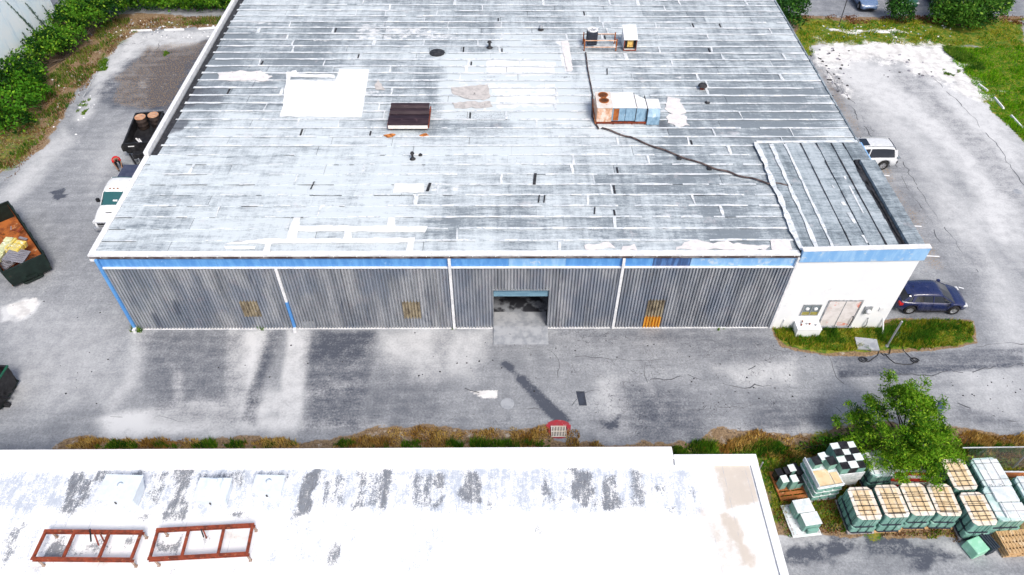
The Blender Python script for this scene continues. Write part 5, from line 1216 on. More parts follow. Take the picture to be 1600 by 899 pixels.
# ------------------------------------------------------------------ person bending by the truck
def person(label, loc, rz):
    t = thing('person', label, 'person', loc, rz)
    skin = mat('skin', (.30,.17,.11), (.24,.13,.085), 8, .6); red = mat('red_shirt', (.62,.025,.03), (.45,.015,.02), 6, .85); drk = mat('dark_trousers', (.02,.02,.03), (.035,.035,.045), 6, .9); hair = mat('black_hair', (.012,.010,.010), (.03,.02,.02), 12, .7)
    def skinmesh(name, V, E, Rr, m, par, sub=2):
        me = bpy.data.meshes.new(name); me.from_pydata(V, E, []); o = bpy.data.objects.new(name, me); col.objects.link(o)
        md = o.modifiers.new('skin', 'SKIN'); 
        for i, r_ in enumerate(Rr):
            sv = me.skin_vertices[0].data[i] if me.skin_vertices else None
            if sv: sv.radius = (r_, r_)
        if me.skin_vertices: me.skin_vertices[0].data[0].use_root = True
        md.use_smooth_shade = True; o.modifiers.new('sub', 'SUBSURF').levels = sub; o.modifiers['sub'].render_levels = sub
        me.materials.append(m); o.parent = par; return o
    def mk(name, V, E, Rr, m, par, sub=2):
        me = bpy.data.meshes.new(name); me.from_pydata(V, E, [])
        bm = bmesh.new(); bm.from_mesh(me); ly = bm.verts.layers.skin.verify()
        bm.verts.ensure_lookup_table()
        for i, v in enumerate(bm.verts): v[ly].radius = (Rr[i], Rr[i]); v[ly].use_root = (i == 0)
        bm.to_mesh(me); bm.free()
        o = bpy.data.objects.new(name, me); col.objects.link(o); md = o.modifiers.new('skin', 'SKIN'); md.use_smooth_shade = True
        s_ = o.modifiers.new('sub', 'SUBSURF'); s_.levels = sub; s_.render_levels = sub; me.materials.append(m); o.parent = par; return o
    # +x is forward; bent at the hips
    V = [(0,0,.92),(.16,0,1.08),(.36,0,1.20),(.52,0,1.26),(.62,0,1.27),(.70,0,1.28),(.80,0,1.27)]; Rr = [.13,.125,.14,.13,.06,.085,.10]; E = [(0,1),(1,2),(2,3),(3,4),(4,5),(5,6)]
    for s in (-1, 1):
        b_ = len(V); V += [(-.02,s*.11,.86),(.08,s*.14,.50),(-.02,s*.15,.10),(.14,s*.16,.05)]; Rr += [.10,.075,.045,.04]; E += [(0,b_),(b_,b_+1),(b_+1,b_+2),(b_+2,b_+3)]
        b_ = len(V); V += [(.50,s*.20,1.22),(.56,s*.24,.95),(.72,s*.18,.78),(.78,s*.17,.72)]; Rr += [.065,.045,.035,.03]; E += [(3,b_),(b_,b_+1),(b_+1,b_+2),(b_+2,b_+3)]
        for k in range(4):
            f0 = len(V); y = s*(.14+.018*k); L_ = (.075,.085,.08,.06)[k]; V += [(.81,y,.69),(.81+L_*.5,y,.66),(.81+L_*.7,y,.62)]; Rr += [.011,.009,.008]; E += [(b_+3,f0),(f0,f0+1),(f0+1,f0+2)]
        f0 = len(V); V += [(.79,s*.12,.71),(.82,s*.105,.68)]; Rr += [.012,.010]; E += [(b_+3,f0),(f0,f0+1)]
    mk('body', V, E, Rr, skin, t, 1)
    def cloth(name, pts, rad, m, edges=None): return mk(name, pts, edges or [(i, i+1) for i in range(len(pts)-1)], rad, m, t, 1)
    cloth('shirt', [(.05,0,.98),(.20,0,1.11),(.38,0,1.22),(.53,0,1.27),(.50,.21,1.21),(.54,.24,1.02),(.50,-.21,1.21),(.54,-.24,1.02)], [.17,.185,.20,.185,.095,.08,.095,.08], red, [(0,1),(1,2),(2,3),(3,4),(4,5),(3,6),(6,7)])
    cloth('trousers', [(0,0,.93),(-.02,.12,.84),(.08,.145,.50),(-.01,.155,.14),(-.02,-.12,.84),(.08,-.145,.50),(-.01,-.155,.14)], [.155,.115,.09,.07,.115,.09,.07], drk, [(0,1),(1,2),(2,3),(0,4),(4,5),(5,6)])
    cloth('hair', [(.74,0,1.32),(.80,0,1.33),(.86,0,1.29)], [.075,.09,.06], hair)
    mb = MB()
    mb.lathe([(0,0),(.015,0),(.005,.03),(0,.03)], (.875,0,1.20), 'x', 6); mb.build('nose', skin, t)
    for s in (-1, 1):
        MB().lathe([(0,-.008),(.010,0),(0,.008)], (.865,s*.035,1.235), 'z', 8, cap=False).build('eye', M_['white_metal'], t); MB().box(.76,.80,s*.10-.012,s*.10+.012,1.22,1.28).build('ear', skin, t, bevel=.008)
        MB().box(-.10, .18, s*.155-.05, s*.155+.05, 0, .09).build('shoe', M_['black'], t, bevel=.03)
    MB().box(.872, .882, -.025, .025, 1.185, 1.193).build('mouth', red, t)
person('person in a red shirt bending forward between the pickup and the trailer', (-6.35, 14.95, 0), R(-60))
# ------------------------------------------------------------------ pallet yard
M_['mint'] = mat('mint_green_plastic', (.20,.39,.33), (.15,.31,.27), 2.5, .45, c3=(.36,.52,.47), s3=3, l3=.56, h3=.66)
M_['mint_lt'] = mat('pale_mint_wrap', (.42,.60,.57), (.62,.74,.72), 2.0, .35, c3=(.80,.84,.84), s3=2.5, l3=.52, h3=.62)
M_['wrap'] = mat('white_wrap_film', (.72,.75,.76), (.55,.62,.63), 2.5, .3, c3=(.84,.85,.86), s3=3, l3=.5, h3=.6)
M_['mint_white'] = mat('mint_white_top', (.70,.78,.76), (.78,.82,.81), 3, .4)
M_['card'] = mat('tan_cardboard', (.74,.58,.36), (.66,.48,.27), 2.2, .85, c3=(.80,.68,.52), s3=2, l3=.52, h3=.62)
M_['cream'] = mat('cream_wrap', (.78,.70,.60), (.72,.62,.50), 2.5, .5, c3=(.82,.78,.72), s3=3, l3=.5, h3=.6)
M_['wood'] = mat('pallet_wood', (.56,.37,.19), (.42,.26,.12), 3, .85, sc=(1,1,1), var=0, c3=(.66,.50,.32), s3=3, l3=.52, h3=.62)
M_['wood_wet'] = mat('orange_wet_wood', (.40,.14,.04), (.28,.09,.03), 3, .8, c3=(.5,.25,.1), s3=3, l3=.55, h3=.65)
M_['wood_grey'] = mat('greyed_wood', (.44,.42,.42), (.30,.28,.29), 3, .85)
M_['tray'] = mat('dark_tray', (.025,.035,.05), (.045,.06,.08), 5, .5)
M_['strap'] = M_['black']
def bin_mesh(w, l, h, name='crate'):
    mb = MB(); r_ = min(w, l)*.22; rows = [(.90,0),(1.0,.06*h),(1.0,.50*h),(.95,.56*h),(1.0,.62*h),(1.0,.94*h),(.93,h)]
    n_ = 12; P_ = []
    for cx0, cy0, a0 in ((w/2-r_, l/2-r_, 0), (-w/2+r_, l/2-r_, 90), (-w/2+r_, -l/2+r_, 180), (w/2-r_, -l/2+r_, 270)):
        for k in range(3): an = R(a0+45*k); P_.append((cx0+r_*math.cos(an), cy0+r_*math.sin(an)))
    for s, z in rows: mb.v += [(x*s, y*s, z) for x, y in P_]
    for i in range(len(rows)-1):
        for k in range(n_): mb.f.append((i*n_+k, i*n_+(k+1) % n_, (i+1)*n_+(k+1) % n_, (i+1)*n_+k)); mb.m.append(0)
    mb.f += [tuple(range(n_))[::-1], tuple((len(rows)-1)*n_+k for k in range(n_))]; mb.m += [0, 0]
    return mesh_of(mb, name, M_['mint'])
def pallet_parts(t, w, l, z=0, m='wood', nb=7, skew=0):
    bm_ = mesh_of(MB().box(-w/2, w/2, -l/nb*.36, l/nb*.36, 0, .022), 'deck_board', M_[m], bevel=.004)
    for k in range(nb):
        y = -l/2+l/nb*(k+.5); share(bm_, 'deck_board', t, (0, y, z+.118), (0, 0, skew*math.sin(k*7)))
    st = mesh_of(MB().box(-.04, .04, -l/2, l/2, .022, .116), 'stringer', M_[m])
    for x in (-w/2+.05, 0, w/2-.05): share(st, 'stringer', t, (x, 0, z))
    bb = mesh_of(MB().box(-w/2, w/2, -.05, .05, 0, .02), 'bottom_board', M_[m])
    for y in (-l/2+.06, 0, l/2-.06): share(bb, 'bottom_board', t, (0, y, z))
_bin = {}
def rounded_sheet(w, l, z0, z1, ch=.16):
    P_ = [(-w/2+ch, -l/2),(w/2-ch, -l/2),(w/2, -l/2+ch),(w/2, l/2-ch),(w/2-ch, l/2),(-w/2+ch, l/2),(-w/2, l/2-ch),(-w/2, -l/2+ch)]
    return MB().prism(P_, z0, z1)
def load(label, cx, cy, w=1.14, l=1.62, rz=0.0, top='card', m='wood', h1=.42, h2=.68, nlo=5, seed=0, group='strapped pallet loads of mint green crates'):
    rr = random.Random(seed); h1 += rr.uniform(-.06,.05); h2 += rr.uniform(-.05,.06); t = thing('pallet_load', label, 'pallet load', (cx+rr.uniform(-.03,.03), cy+rr.uniform(-.06,.06), .01), rz+rr.uniform(-.035,.035), group)
    pallet_parts(t, w+.10, l+.06, m=m); z = .145
    for tier, (h, ww, ll) in enumerate(((h1, w+.02, l+.04), (h2, w-.06, l-.08))):
        rounded_sheet(ww+.06, ll+.06, z, z+.06).build('tray', M_['tray'], t, bevel=.012); z += .062
        nw = 3; bw, bl = ww/nw, ll/nlo; key = (round(bw, 3), round(bl, 3), h)
        if key not in _bin: _bin[key] = bin_mesh(bw*.965, bl*.94, h)
        for i in range(nw):
            for j in range(nlo):
                share(_bin[key], 'crate', t, (-ww/2+bw*(i+.5)+rr.uniform(-.008,.008), -ll/2+bl*(j+.5), z), (0, 0, rr.uniform(-.02,.02)))
        z += h
    ww, ll = w-.04, l-.06
    if top == 'card':
        rounded_sheet(ww+.03, ll+.03, z+.002, z+.05).build('top_wrap', M_['cream'], t, bevel=.02)
        y = -ll/2+.16
        cuts = [.22,.20,.24,.18,.26]; tot = ll-.32; s_ = sum(cuts)
        for k, c_ in enumerate(cuts):
            dy = c_/s_*tot; rr_ = rr.uniform(-.03,.03); tilt = rr.uniform(-.05,.05)
            for x0, x1 in ((-ww/2+.17, -.135), (-.115, .125), (.145, ww/2-.17)):
                o = MB().box(x0, x1, y+.012, y+dy-.014, z+.052, z+.066+.012*(k % 2)).build('cardboard_sheet', M_['card'], t)
            if k in (1, 3) or rr.random() < .3: MB().box(-ww/2+.12, ww/2-.16, y-.018, y+.012, z+.052, z+.088).build('dark_slot', M_['strap'], t, bevel=.008)
            y += dy
        zt = z+.088
    else:
        if top == 'wrap2':
            rounded_sheet(ww+.05, ll+.05, z-.10, z+.05, .2).build('wrap_sheet', M_['mint_lt'], t, bevel=.04)
            for k, (y0, y1, x0, x1, hh) in enumerate(((.02, ll/2-.06, -ww/2+.30, ww/2-.02, .17), (-ll/2+.08, -.02, -ww/2+.36, ww/2+.02, .15))):
                MB().box(x0, x1, y0, y1, z+.052, z+hh).build('wrapped_block', M_['wrap'], t, bevel=.05)
        else:
            rounded_sheet(ww+.05, ll+.05, z-.10, z+.06, .2).build('wrap_sheet', M_['mint_lt'], t, bevel=.04)
            MB().box(-ww/2+.12, ww/2-.04, -ll/2+.08, ll/2-.1, z+.062, z+.12).build('wrapped_block', M_['wrap'], t, bevel=.035)
        zt = z+.15
    mb = MB()
    sw_ = .018 if top == 'card' else .011
    for x in (-ww/6, ww/6): mb.bar((x, -l/2-.03, zt), (x, l/2+.03, zt), sw_, .008); [mb.bar((x, s*(l/2+.032), .2), (x, s*(l/2+.032), zt), .018, .008, up=(0,1,0)) for s in (-1, 1)]
    for k in range(4 if top == 'card' else 2):
        y = -l/2+l/(4 if top == 'card' else 2)*(k+.5)+rr.uniform(-.05,.05); mb.bar((-w/2-.02, y, zt+.005), (w/2+.02, y+rr.uniform(-.03,.03), zt+.005), sw_, .008); [mb.bar((s*(w/2+.022), y, .2), (s*(w/2+.022), y, zt), .018, .008, up=(1,0,0)) for s in (-1, 1)]
    mb.build('straps', M_['strap'], t)
    return t
load('tan-topped load at the left end of the front row, next to the bare soil gap', 37.50, -11.75, rz=.02, m='wood_grey', seed=1)
load('tan-topped load, second from the left in the front row, on a pale pallet', 38.78, -11.68, rz=.0, m='wood', seed=2)
load('tan-topped load, third from the left in the front row, below the red barrier boards', 40.04, -11.60, rz=.0, m='wood', seed=3)
load('tan-topped load, fourth from the left in the front row, below the leaning grey post', 41.28, -11.55, rz=.0, m='wood', seed=4)
load('tan-topped load standing farther back, between the tree and the mint wrapped loads', 42.45, -10.42, rz=.03, m='wood_grey', seed=5)
load('tan-topped load right behind the overturned mint box and dark lids', 42.55, -12.08, rz=.06, m='wood_grey', seed=6)
load('mint wrapped load at the back under the long fence pipe', 44.05, -10.22, 1.35, 1.62, .05, 'wrap1', 'wood_grey', seed=7)
load('mint wrapped load with two stepped white blocks on top, above the wooden pallet stack', 43.95, -11.85, 1.42, 1.7, .06, 'wrap2', 'wood_grey', seed=8)
load('mint wrapped load cut off by the right frame edge', 45.65, -11.25, 1.3, 1.5, .05, 'wrap1', 'wood_grey', seed=9)
load('mint wrapped load half hidden under the tree', 38.98, -9.62, 1.2, 1.4, .08, 'wrap1', 'wood_grey', .35, .6, seed=10)

def tall_box(t, x, y, z, w, l, h, topm, sidem='mint', rz=0):
    o = MB().box(-w/2, w/2, -l/2, l/2, 0, h-.02).build('box', M_[sidem], t, bevel=.015); o.location = (x, y, z); o.rotation_euler = (0, 0, rz)
    p = MB().box(-w/2-.012, w/2+.012, -l/2-.012, l/2+.012, h-.019, h+.01).build('lid', M_[topm], o, bevel=.008)
    return o
# wooden pallet with tall boxes (far left of the yard)
t = thing('loaded_pallet', 'orange wet wooden pallet with tall mint boxes and black boxes near the white roof', 'pallet load', (34.85, -10.15, .01), .12, 'loaded pallets at the left of the yard')
pallet_parts(t, 1.35, 1.55, m='wood_wet', skew=.01)
for x, y, h, tm, sm in ((-.42,-.05,.72,'mint_white','mint'),(.02,-.12,.78,'mint_white','mint'),(.34,-.10,.5,'black','mint'),(-.05,.42,.62,'black','black'),(.18,.48,.68,'mint_white','mint'),(.50,.36,.6,'black','black'),(-.45,.42,.55,'black','black'),(.42,.62,.5,'black','black')):
    tall_box(t, x, y, .145, .30, .34, h, tm, sm, .08)
# mint cartons on a white sheet
t = thing('loaded_pallet', 'two mint boxes with white lids on a sagging white sheet, nearest the white roof corner', 'pallet load', (34.95, -11.95, .01), .10, 'loaded pallets at the left of the yard')
pallet_parts(t, 1.25, 1.45, m='wood_grey')
mb = MB(); n_ = 13
for j in range(n_):
    for i in range(n_):
        x = -.68+1.36*i/(n_-1); y = -.80+1.6*j/(n_-1); e = max(abs(x)/.62, abs(y)/.73)
        mb.v.append((x, y, .15+.012*math.sin(i*2.1+j)-(max(0, e-1)*.9)*.6+.008*math.sin(j*3.3)))
mb.f = [(j*n_+i, j*n_+i+1, (j+1)*n_+i+1, (j+1)*n_+i) for j in range(n_-1) for i in range(n_-1)]; mb.m = [0]*len(mb.f); mb.build('sheet', M_['wrap'], t, smooth=True)
tall_box(t, .06, .36, .175, .82, .62, .62, 'wrap', 'mint', .05); tall_box(t, .18, -.28, .175, .78, .58, .60, 'wrap', 'mint', .05); tall_box(t, .22, -.66, .175, .5, .12, .28, 'mint', 'mint', .05)
# big open crate stack with tan cardboard top and two boxes
t = thing('crate_stack', 'large stack of dark wrapped crates with a tan cardboard top carrying open boxes', 'crate stack', (36.18, -10.15, .01), .16)
pallet_parts(t, 1.35, 1.6, m='wood_grey'); z = .145
bm_ = bin_mesh(.42, .38, .36)
for tier in range(3):
    for i in range(3):
        for j in range(4): share(bm_, 'crate', t, (-.44+.44*i, -.60+.40*j, z), (0, 0, .01*((i+j+tier) % 3)))
    rounded_sheet(1.36, 1.62, z+.365, z+.385, .05).build('layer_sheet', M_['wrap'], t); z += .39
MB().box(-.60, .20, -.72, .10, z, z+.03).build('cardboard_sheet', M_['card'], t); MB().box(.24, .60, -.70, -.1, z, z+.035).build('cardboard_sheet', M_['card'], t)
MB().box(-.66, -.61, -.76, .78, z, z+.22).build('wrap_edge', M_['wrap'], t, bevel=.02); MB().box(-.60, .66, -.79, -.74, z, z+.12).build('wrap_edge', M_['wrap'], t, bevel=.02)
tall_box(t, -.28, .42, z, .36, .42, .40, 'black', 'mint', .1); tall_box(t, .10, .56, z, .34, .36, .46, 'mint_white', 'mint', .1); tall_box(t, .36, .25, z, .40, .42, .50, 'black', 'mint', .1)
# checkered stack
t = thing('checkered_stack', 'tall stack of boxes topped with alternating black and white lids like a chessboard', 'box stack', (37.42, -9.52, .01), .12)
pallet_parts(t, 1.25, 1.45, m='wood_grey')
MB().box(-.62, .62, -.72, .72, .145, .62).build('wrapped_base', M_['wrap'], t, bevel=.04)
for i in range(3):
    for j in range(4):
        blk = (i+j) % 2 == 0; tall_box(t, -.40+.40*i+.012*math.sin(i*5+j*3), -.52+.35*j+.012*math.cos(i+j*4), .63, .385, .335, 1.12+.05*math.sin(i*2.3+j*4.1), 'black' if blk else 'mint_white', 'mint' if i != 1 else 'black', .05*math.sin(i*3+j*7))
MB().box(-.64, .64, -.75, -.715, .64, 1.35).build('wrap_front', M_['wrap'], t, bevel=.01)
# overturned mint box with dark lids
t = thing('tipped_box', 'bright mint box with stacked dark lids tipped over at the front edge of the yard', 'box', (42.62, -13.32, .30), .35, ry=.08)
MB().box(-.62, .12, -.34, .34, -.29, .26).build('box', mat('bright_mint', (.28,.60,.42), (.34,.66,.50), 3, .4, c3=(.5,.75,.62), s3=3, l3=.55, h3=.65), t, bevel=.04)
for k in range(4): MB().box(.15+k*.12, .235+k*.12, -.42, .42, -.29, .33).build('lid', M_['tray'], t, bevel=.02)
# stacked wooden pallets at the right edge
for k in range(3):
    t = thing('wooden_pallet', ('lowest', 'middle', 'topmost')[k]+' bare wooden pallet of the stack at the bottom right corner', 'pallet', (44.3+.03*k, -13.15-.02*k, .012+k*.146), .05+.01*k, 'bare wooden pallets')
    pallet_parts(t, 1.5, 1.15, m='wood', nb=4, skew=.01)
    sl = mesh_of(MB().box(-.035, .035, -.5, .5, .142, .16), 'slat', M_['wood'])
    for i in range(9): share(sl, 'slat', t, (-.64+.16*i, -.02, 0))
# red and white barrier boards
rb = mat('red_board', (.62,.06,.04), (.50,.04,.03), 4, .5); wb = M_['white_metal']
t = thing('barrier_boards', 'stack of red and white striped boards lying under the tree', 'barrier boards', (40.65, -9.95, .05), -.04)
for k in range(6):
    for j in range(2):
        a_ = MB().box(-1.05+j*1.1, .0+j*1.1, -.40+k*.15, -.27+k*.15, .0+.03*k+.05*j, .08+.03*k+.05*j).build('board', rb if k % 2 == 0 else wb, t, bevel=.008)
# long planks by the fence
t = thing('plank', 'long orange-brown plank lying on a white beam behind the mint loads', 'plank', (46.4, -9.95, .5), -.02); MB().box(-1.0, 1.2, -.12, .12, 0, .07).build('board', M_['wood_wet'], t); MB().box(-1.6, 1.3, -.05, .25, -.14, -.005).build('beam', M_['white_metal'], t, bevel=.01)
mb = MB(); mb.box(-1.4, -1.3, 0, .1, -.5, -.145); mb.box(1.1, 1.2, 0, .1, -.5, -.145); mb.build('trestle', M_['wood_grey'], t)

# ------------------------------------------------------------------ fence of the pallet yard
FY = -8.75
t = thing('pipe_fence', 'galvanised pipe and chain link fence behind the mint loads, right of the tree', 'fence', (0, 0, 0))
mb = MB(); mb.tube([(42.85, FY-.55, 2.0), (49.5, FY-.48, 2.0)], .035, 8); mb.build('top_rail', M_['galv'], t)
for x in (46.3, 49.4): mb = MB(); mb.tube([(x, FY-.5, 0), (x, FY-.5, 2.1)], .04, 8); mb.build('post', M_['galv'], t)
mb = MB()
for k in range(90):
    x = 43.2+k*.07; mb.bar((x, FY-.52, .05), (x+.9 if k < 78 else 49.4, FY-.52, 1.95), .004, .004); mb.bar((x, FY-.51, 1.95), (x+.9 if k < 78 else 49.4, FY-.51, .05), .004, .004)
mb.build('chain_link', M_['galv'], t, kind='stuff')
def post(p, q, r_, name, label, m='galv'):
    t = thing(name, label, 'post', (p[0], p[1], 0)); mb = MB(); mb.tube([(0,0,0), (q[0]-p[0], q[1]-p[1], q[2])], r_, 8); mb.build('shaft', M_[m], t)
    MB().lathe([(r_*1.2,0),(r_*1.2,.05),(.01,.09)], (q[0]-p[0], q[1]-p[1], q[2]-.02), n=8).build('cap', M_[m], t); MB().lathe([(r_*2.2,0),(r_*1.8,.06)], n=10).build('footing', M_['concrete'], t); return t
post((33.35,-9.75), (33.35,-9.75,1.5), .035, 'fence_post', 'thin galvanised post just right of the white roof corner')
post((41.50,-9.75), (41.05,-9.05,2.1), .05, 'fence_post', 'leaning grey post above the red and white boards')
t = post((41.25,-10.5), (41.62,-10.1,1.3), .04, 'fence_post', 'short bent post leaning behind the fourth tan-topped load', 'cream')
post((42.93,-1.5), (42.93,-1.5,2.1), .05, 'steel_post', 'tall grey steel post in the grass beside the office corner')
post((43.05,-.55), (42.8,.1,1.3), .045, 'steel_post', 'short white post leaning on the office corner', 'white_metal')
post((52.7,37.0), (52.9,37.6,2.6), .04, 'steel_post', 'thin dark pole at the edge of the far parking lot', 'black')
post((-12.9,24.5), (-12.0,26.4,1.2), .04, 'steel_post', 'fallen pale pole slanting out of the left hedge')
# flood light on a pole by the tree
t = thing('flood_light', 'dark flat flood light head on a slim leaning pole beside the tree', 'street lamp', (42.15, -8.55, 0))
mb = MB(); mb.tube([(0,0,0), (-.15,.25,2.3), (-.35,.55,3.3)], [.06,.05,.04], 8); mb.build('pole', M_['galv'], t, smooth=True)
o = MB().box(-.34, .34, -.16, .16, -.05, .05).build('head', mat('slate_lamp_housing', (.06,.09,.16), (.10,.14,.22), 4, .4), t, bevel=.02); o.location = (-.38, .62, 3.36); o.rotation_euler = (.35, .1, .95)
o = MB().box(-.28, .28, -.12, .12, -.062, -.052).build('lens', M_['glass_g'], t); o.location = (-.38, .62, 3.36); o.rotation_euler = (.35, .1, .95)
# utility cabinet, slab, hoses
t = thing('utility_cabinet', 'white utility cabinet standing in the grass below the office window', 'cabinet', (38.53, -.50, 0))
MB().box(-.68, .68, -.32, .32, 0, .62).build('housing', M_['white_wall'], t, bevel=.02); MB().box(-.70, .70, -.34, .34, .622, .66).build('lid', M_['white_metal'], t, bevel=.01)
rr = random.Random(8)
for k in range(6): x, y = rr.uniform(-.5,.4), rr.uniform(-.1,.25); MB().lathe([(.04,0),(.05,.1),(.02,.14)], (x, y, .662), n=8).build('valve', M_['galv'] if k % 2 else M_['rust'], t)
o = MB().prism([(-.62,-.42),(.60,-.40),(.62,.40),(-.60,.43)], 0, .12).build('concrete_slab', M_['concrete'], bevel=.02); o.location = (41.78, -1.42, .01); o.rotation_euler = (0, 0, -.12)
tag(o, 'pale concrete slab lying in the grass beside the grey steel post', 'slab')
o = MB().prism([(-.3,-.22),(.25,-.26),(.34,.1),(.05,.25),(-.28,.18)], 0, .06).build('flat_stone', M_['concrete'], bevel=.015); o.location = (43.9, -.72, .02); tag(o, 'flat pale stone in the grass between the steel post and the navy car', 'stone')
def hose(pts, coil, label, r_=.022):
    t = thing('hose', label, 'hose', (0,0,0), 0, 'black hoses on the asphalt by the grass'); q = []
    P_ = [W(*p) for p in pts]
    for i in range(len(P_)-1):
        for k in range(5): u = k/5; q.append((P_[i][0]*(1-u)+P_[i+1][0]*u, P_[i][1]*(1-u)+P_[i+1][1]*u, .03))
    if coil:
        c = W(*coil); q2 = [(c[0]+(.24-.008*k)*math.cos(k*.5)*(1.1), c[1]+(.22-.006*k)*math.sin(k*.5), .03+.006*k/6+.02*(k > 12)) for k in range(26)]; q += q2
    mb = MB(); mb.tube([(x, y, z) for x, y, z in q], r_, 6); mb.build('tube', M_['black'], t, smooth=True); return t
hose([(1373,550),(1371,556),(1364,561),(1357,566),(1352,564)], (1348,563), 'black hose coiled once on the asphalt left of the steel post')
hose([(1382,553),(1390,562),(1398,568),(1412,570),(1426,570)], (1429,564), 'black hose coiled twice on the asphalt right of the steel post')
hose([(1376,552),(1381,556),(1389,554),(1391,546),(1388,541)], None, 'short loop of black hose at the foot of the steel post')
hose([(1409,540),(1412,549),(1422,559),(1428,563)], None, 'thin straight black hose from the grass to the double coil', .016)
# drain grate
gxy = W(873, 674)
t = thing('drain_grate', 'pale iron drain grate in red painted asphalt at the foot of the oil trail', 'drain', (gxy[0], gxy[1], .0))
MB().prism([(.62*math.cos(a_)*(1+.12*math.sin(3*a_)), .62*math.sin(a_)*(1+.1*math.cos(2*a_))+.12) for a_ in np.linspace(0, 6.0, 18)], .004, .012).build('painted_apron', mat('red_apron', (.40,.03,.045), (.28,.05,.06), 3, .8, c3=(.3,.3,.33), s3=4, l3=.58, h3=.66), t)
MB().box(-.42, .42, -.36, .30, .013, .03).build('frame', M_['black'], t)
for r_ in range(2):
    for k in range(10): MB().box(-.38+k*.08, -.345+k*.08, -.31+.30*r_, -.06+.30*r_, .031, .05).build('bar', M_['cream'], t)
for y in (-.34, -.03, .27): MB().box(-.40, .40, y-.015, y+.015, .031, .055).build('cross_bar', M_['cream'], t)
# black mat, manhole covers, wheel stops, stall lines, bay tees
P_ = [W(900,612), W(913,612), W(917,634), W(905,634)]
tag(MB().prism(P_[::-1], .004, .02).build('rubber_mat', mat('slate_mat', (.05,.06,.085), (.035,.04,.055), 3, .8)), 'dark slate rectangular mat lying on the asphalt right of the oil trail', 'mat')
for (px, py, lab, r_) in ((1590,300,'dark round manhole cover at the right edge of the far lot',.30),(793,631,'pale round manhole cover in the asphalt below the white pothole',.36)):
    x, y = W(px, py); t = thing('manhole_cover', lab, 'manhole cover', (x, y, 0), 0, 'manhole covers')
    MB().lathe([(r_,.004),(r_,.012),(r_*.88,.014)], n=24).build('ring', M_['concrete'], t); MB().lathe([(0,.004),(r_*.86,.004),(r_*.86,.010),(0,.012)], n=24, cap=False).build('lid', mat('worn_iron', (.30,.31,.33), (.22,.23,.25), 5, .7) if r_ > .32 else M_['bitumen'], t)
stops = [((205,49),(238,48),'left curb stop of the three at the far left lot'),((257,47.5),(288,47),'middle curb stop of the three at the far left lot'),((310,46),(345,44),'right curb stop of the three at the far left lot'),
         ((1528,132),(1543,143),'farthest curb stop along the right lawn edge'),((1553,153),(1568,171),'middle curb stop along the right lawn edge'),((1579,181),(1597,201),'nearest curb stop along the right lawn edge')]
for p, q, lab in stops:
    a_, b_ = W(*p), W(*q); L_ = math.hypot(b_[0]-a_[0], b_[1]-a_[1]); o = MB()
    o.add([(-L_/2,-.09,0),(L_/2,-.09,0),(L_/2,.09,0),(-L_/2,.09,0),(-L_/2+.04,-.05,.13),(L_/2-.04,-.05,.13),(L_/2-.04,.05,.13),(-L_/2+.04,.05,.13)], [(0,3,2,1),(4,5,6,7),(0,1,5,4),(1,2,6,5),(2,3,7,6),(3,0,4,7)])
    o = o.build('curb_stop', M_['white_metal'], bevel=.01); o.location = ((a_[0]+b_[0])/2, (a_[1]+b_[1])/2, .0); o.rotation_euler = (0, 0, math.atan2(b_[1]-a_[1], b_[0]-a_[0])); tag(o, 'white concrete '+lab, 'curb stop', 'white curb stops')
for p, q in (((1447,400),(1468,401)),((1422,353),(1440,354)),((1498,449),(1506,451)),((1379,274),(1390,275))):
    a_, b_ = W(*p), W(*q); o = MB(); o.add([(a_[0],a_[1]-.05,.004),(b_[0],b_[1]-.05,.004),(b_[0],b_[1]+.05,.004),(a_[0],a_[1]+.05,.004)], [(0,1,2,3)]); o = o.build('parking_line', M_['white_coat'], fix=False); o['kind'] = 'structure'
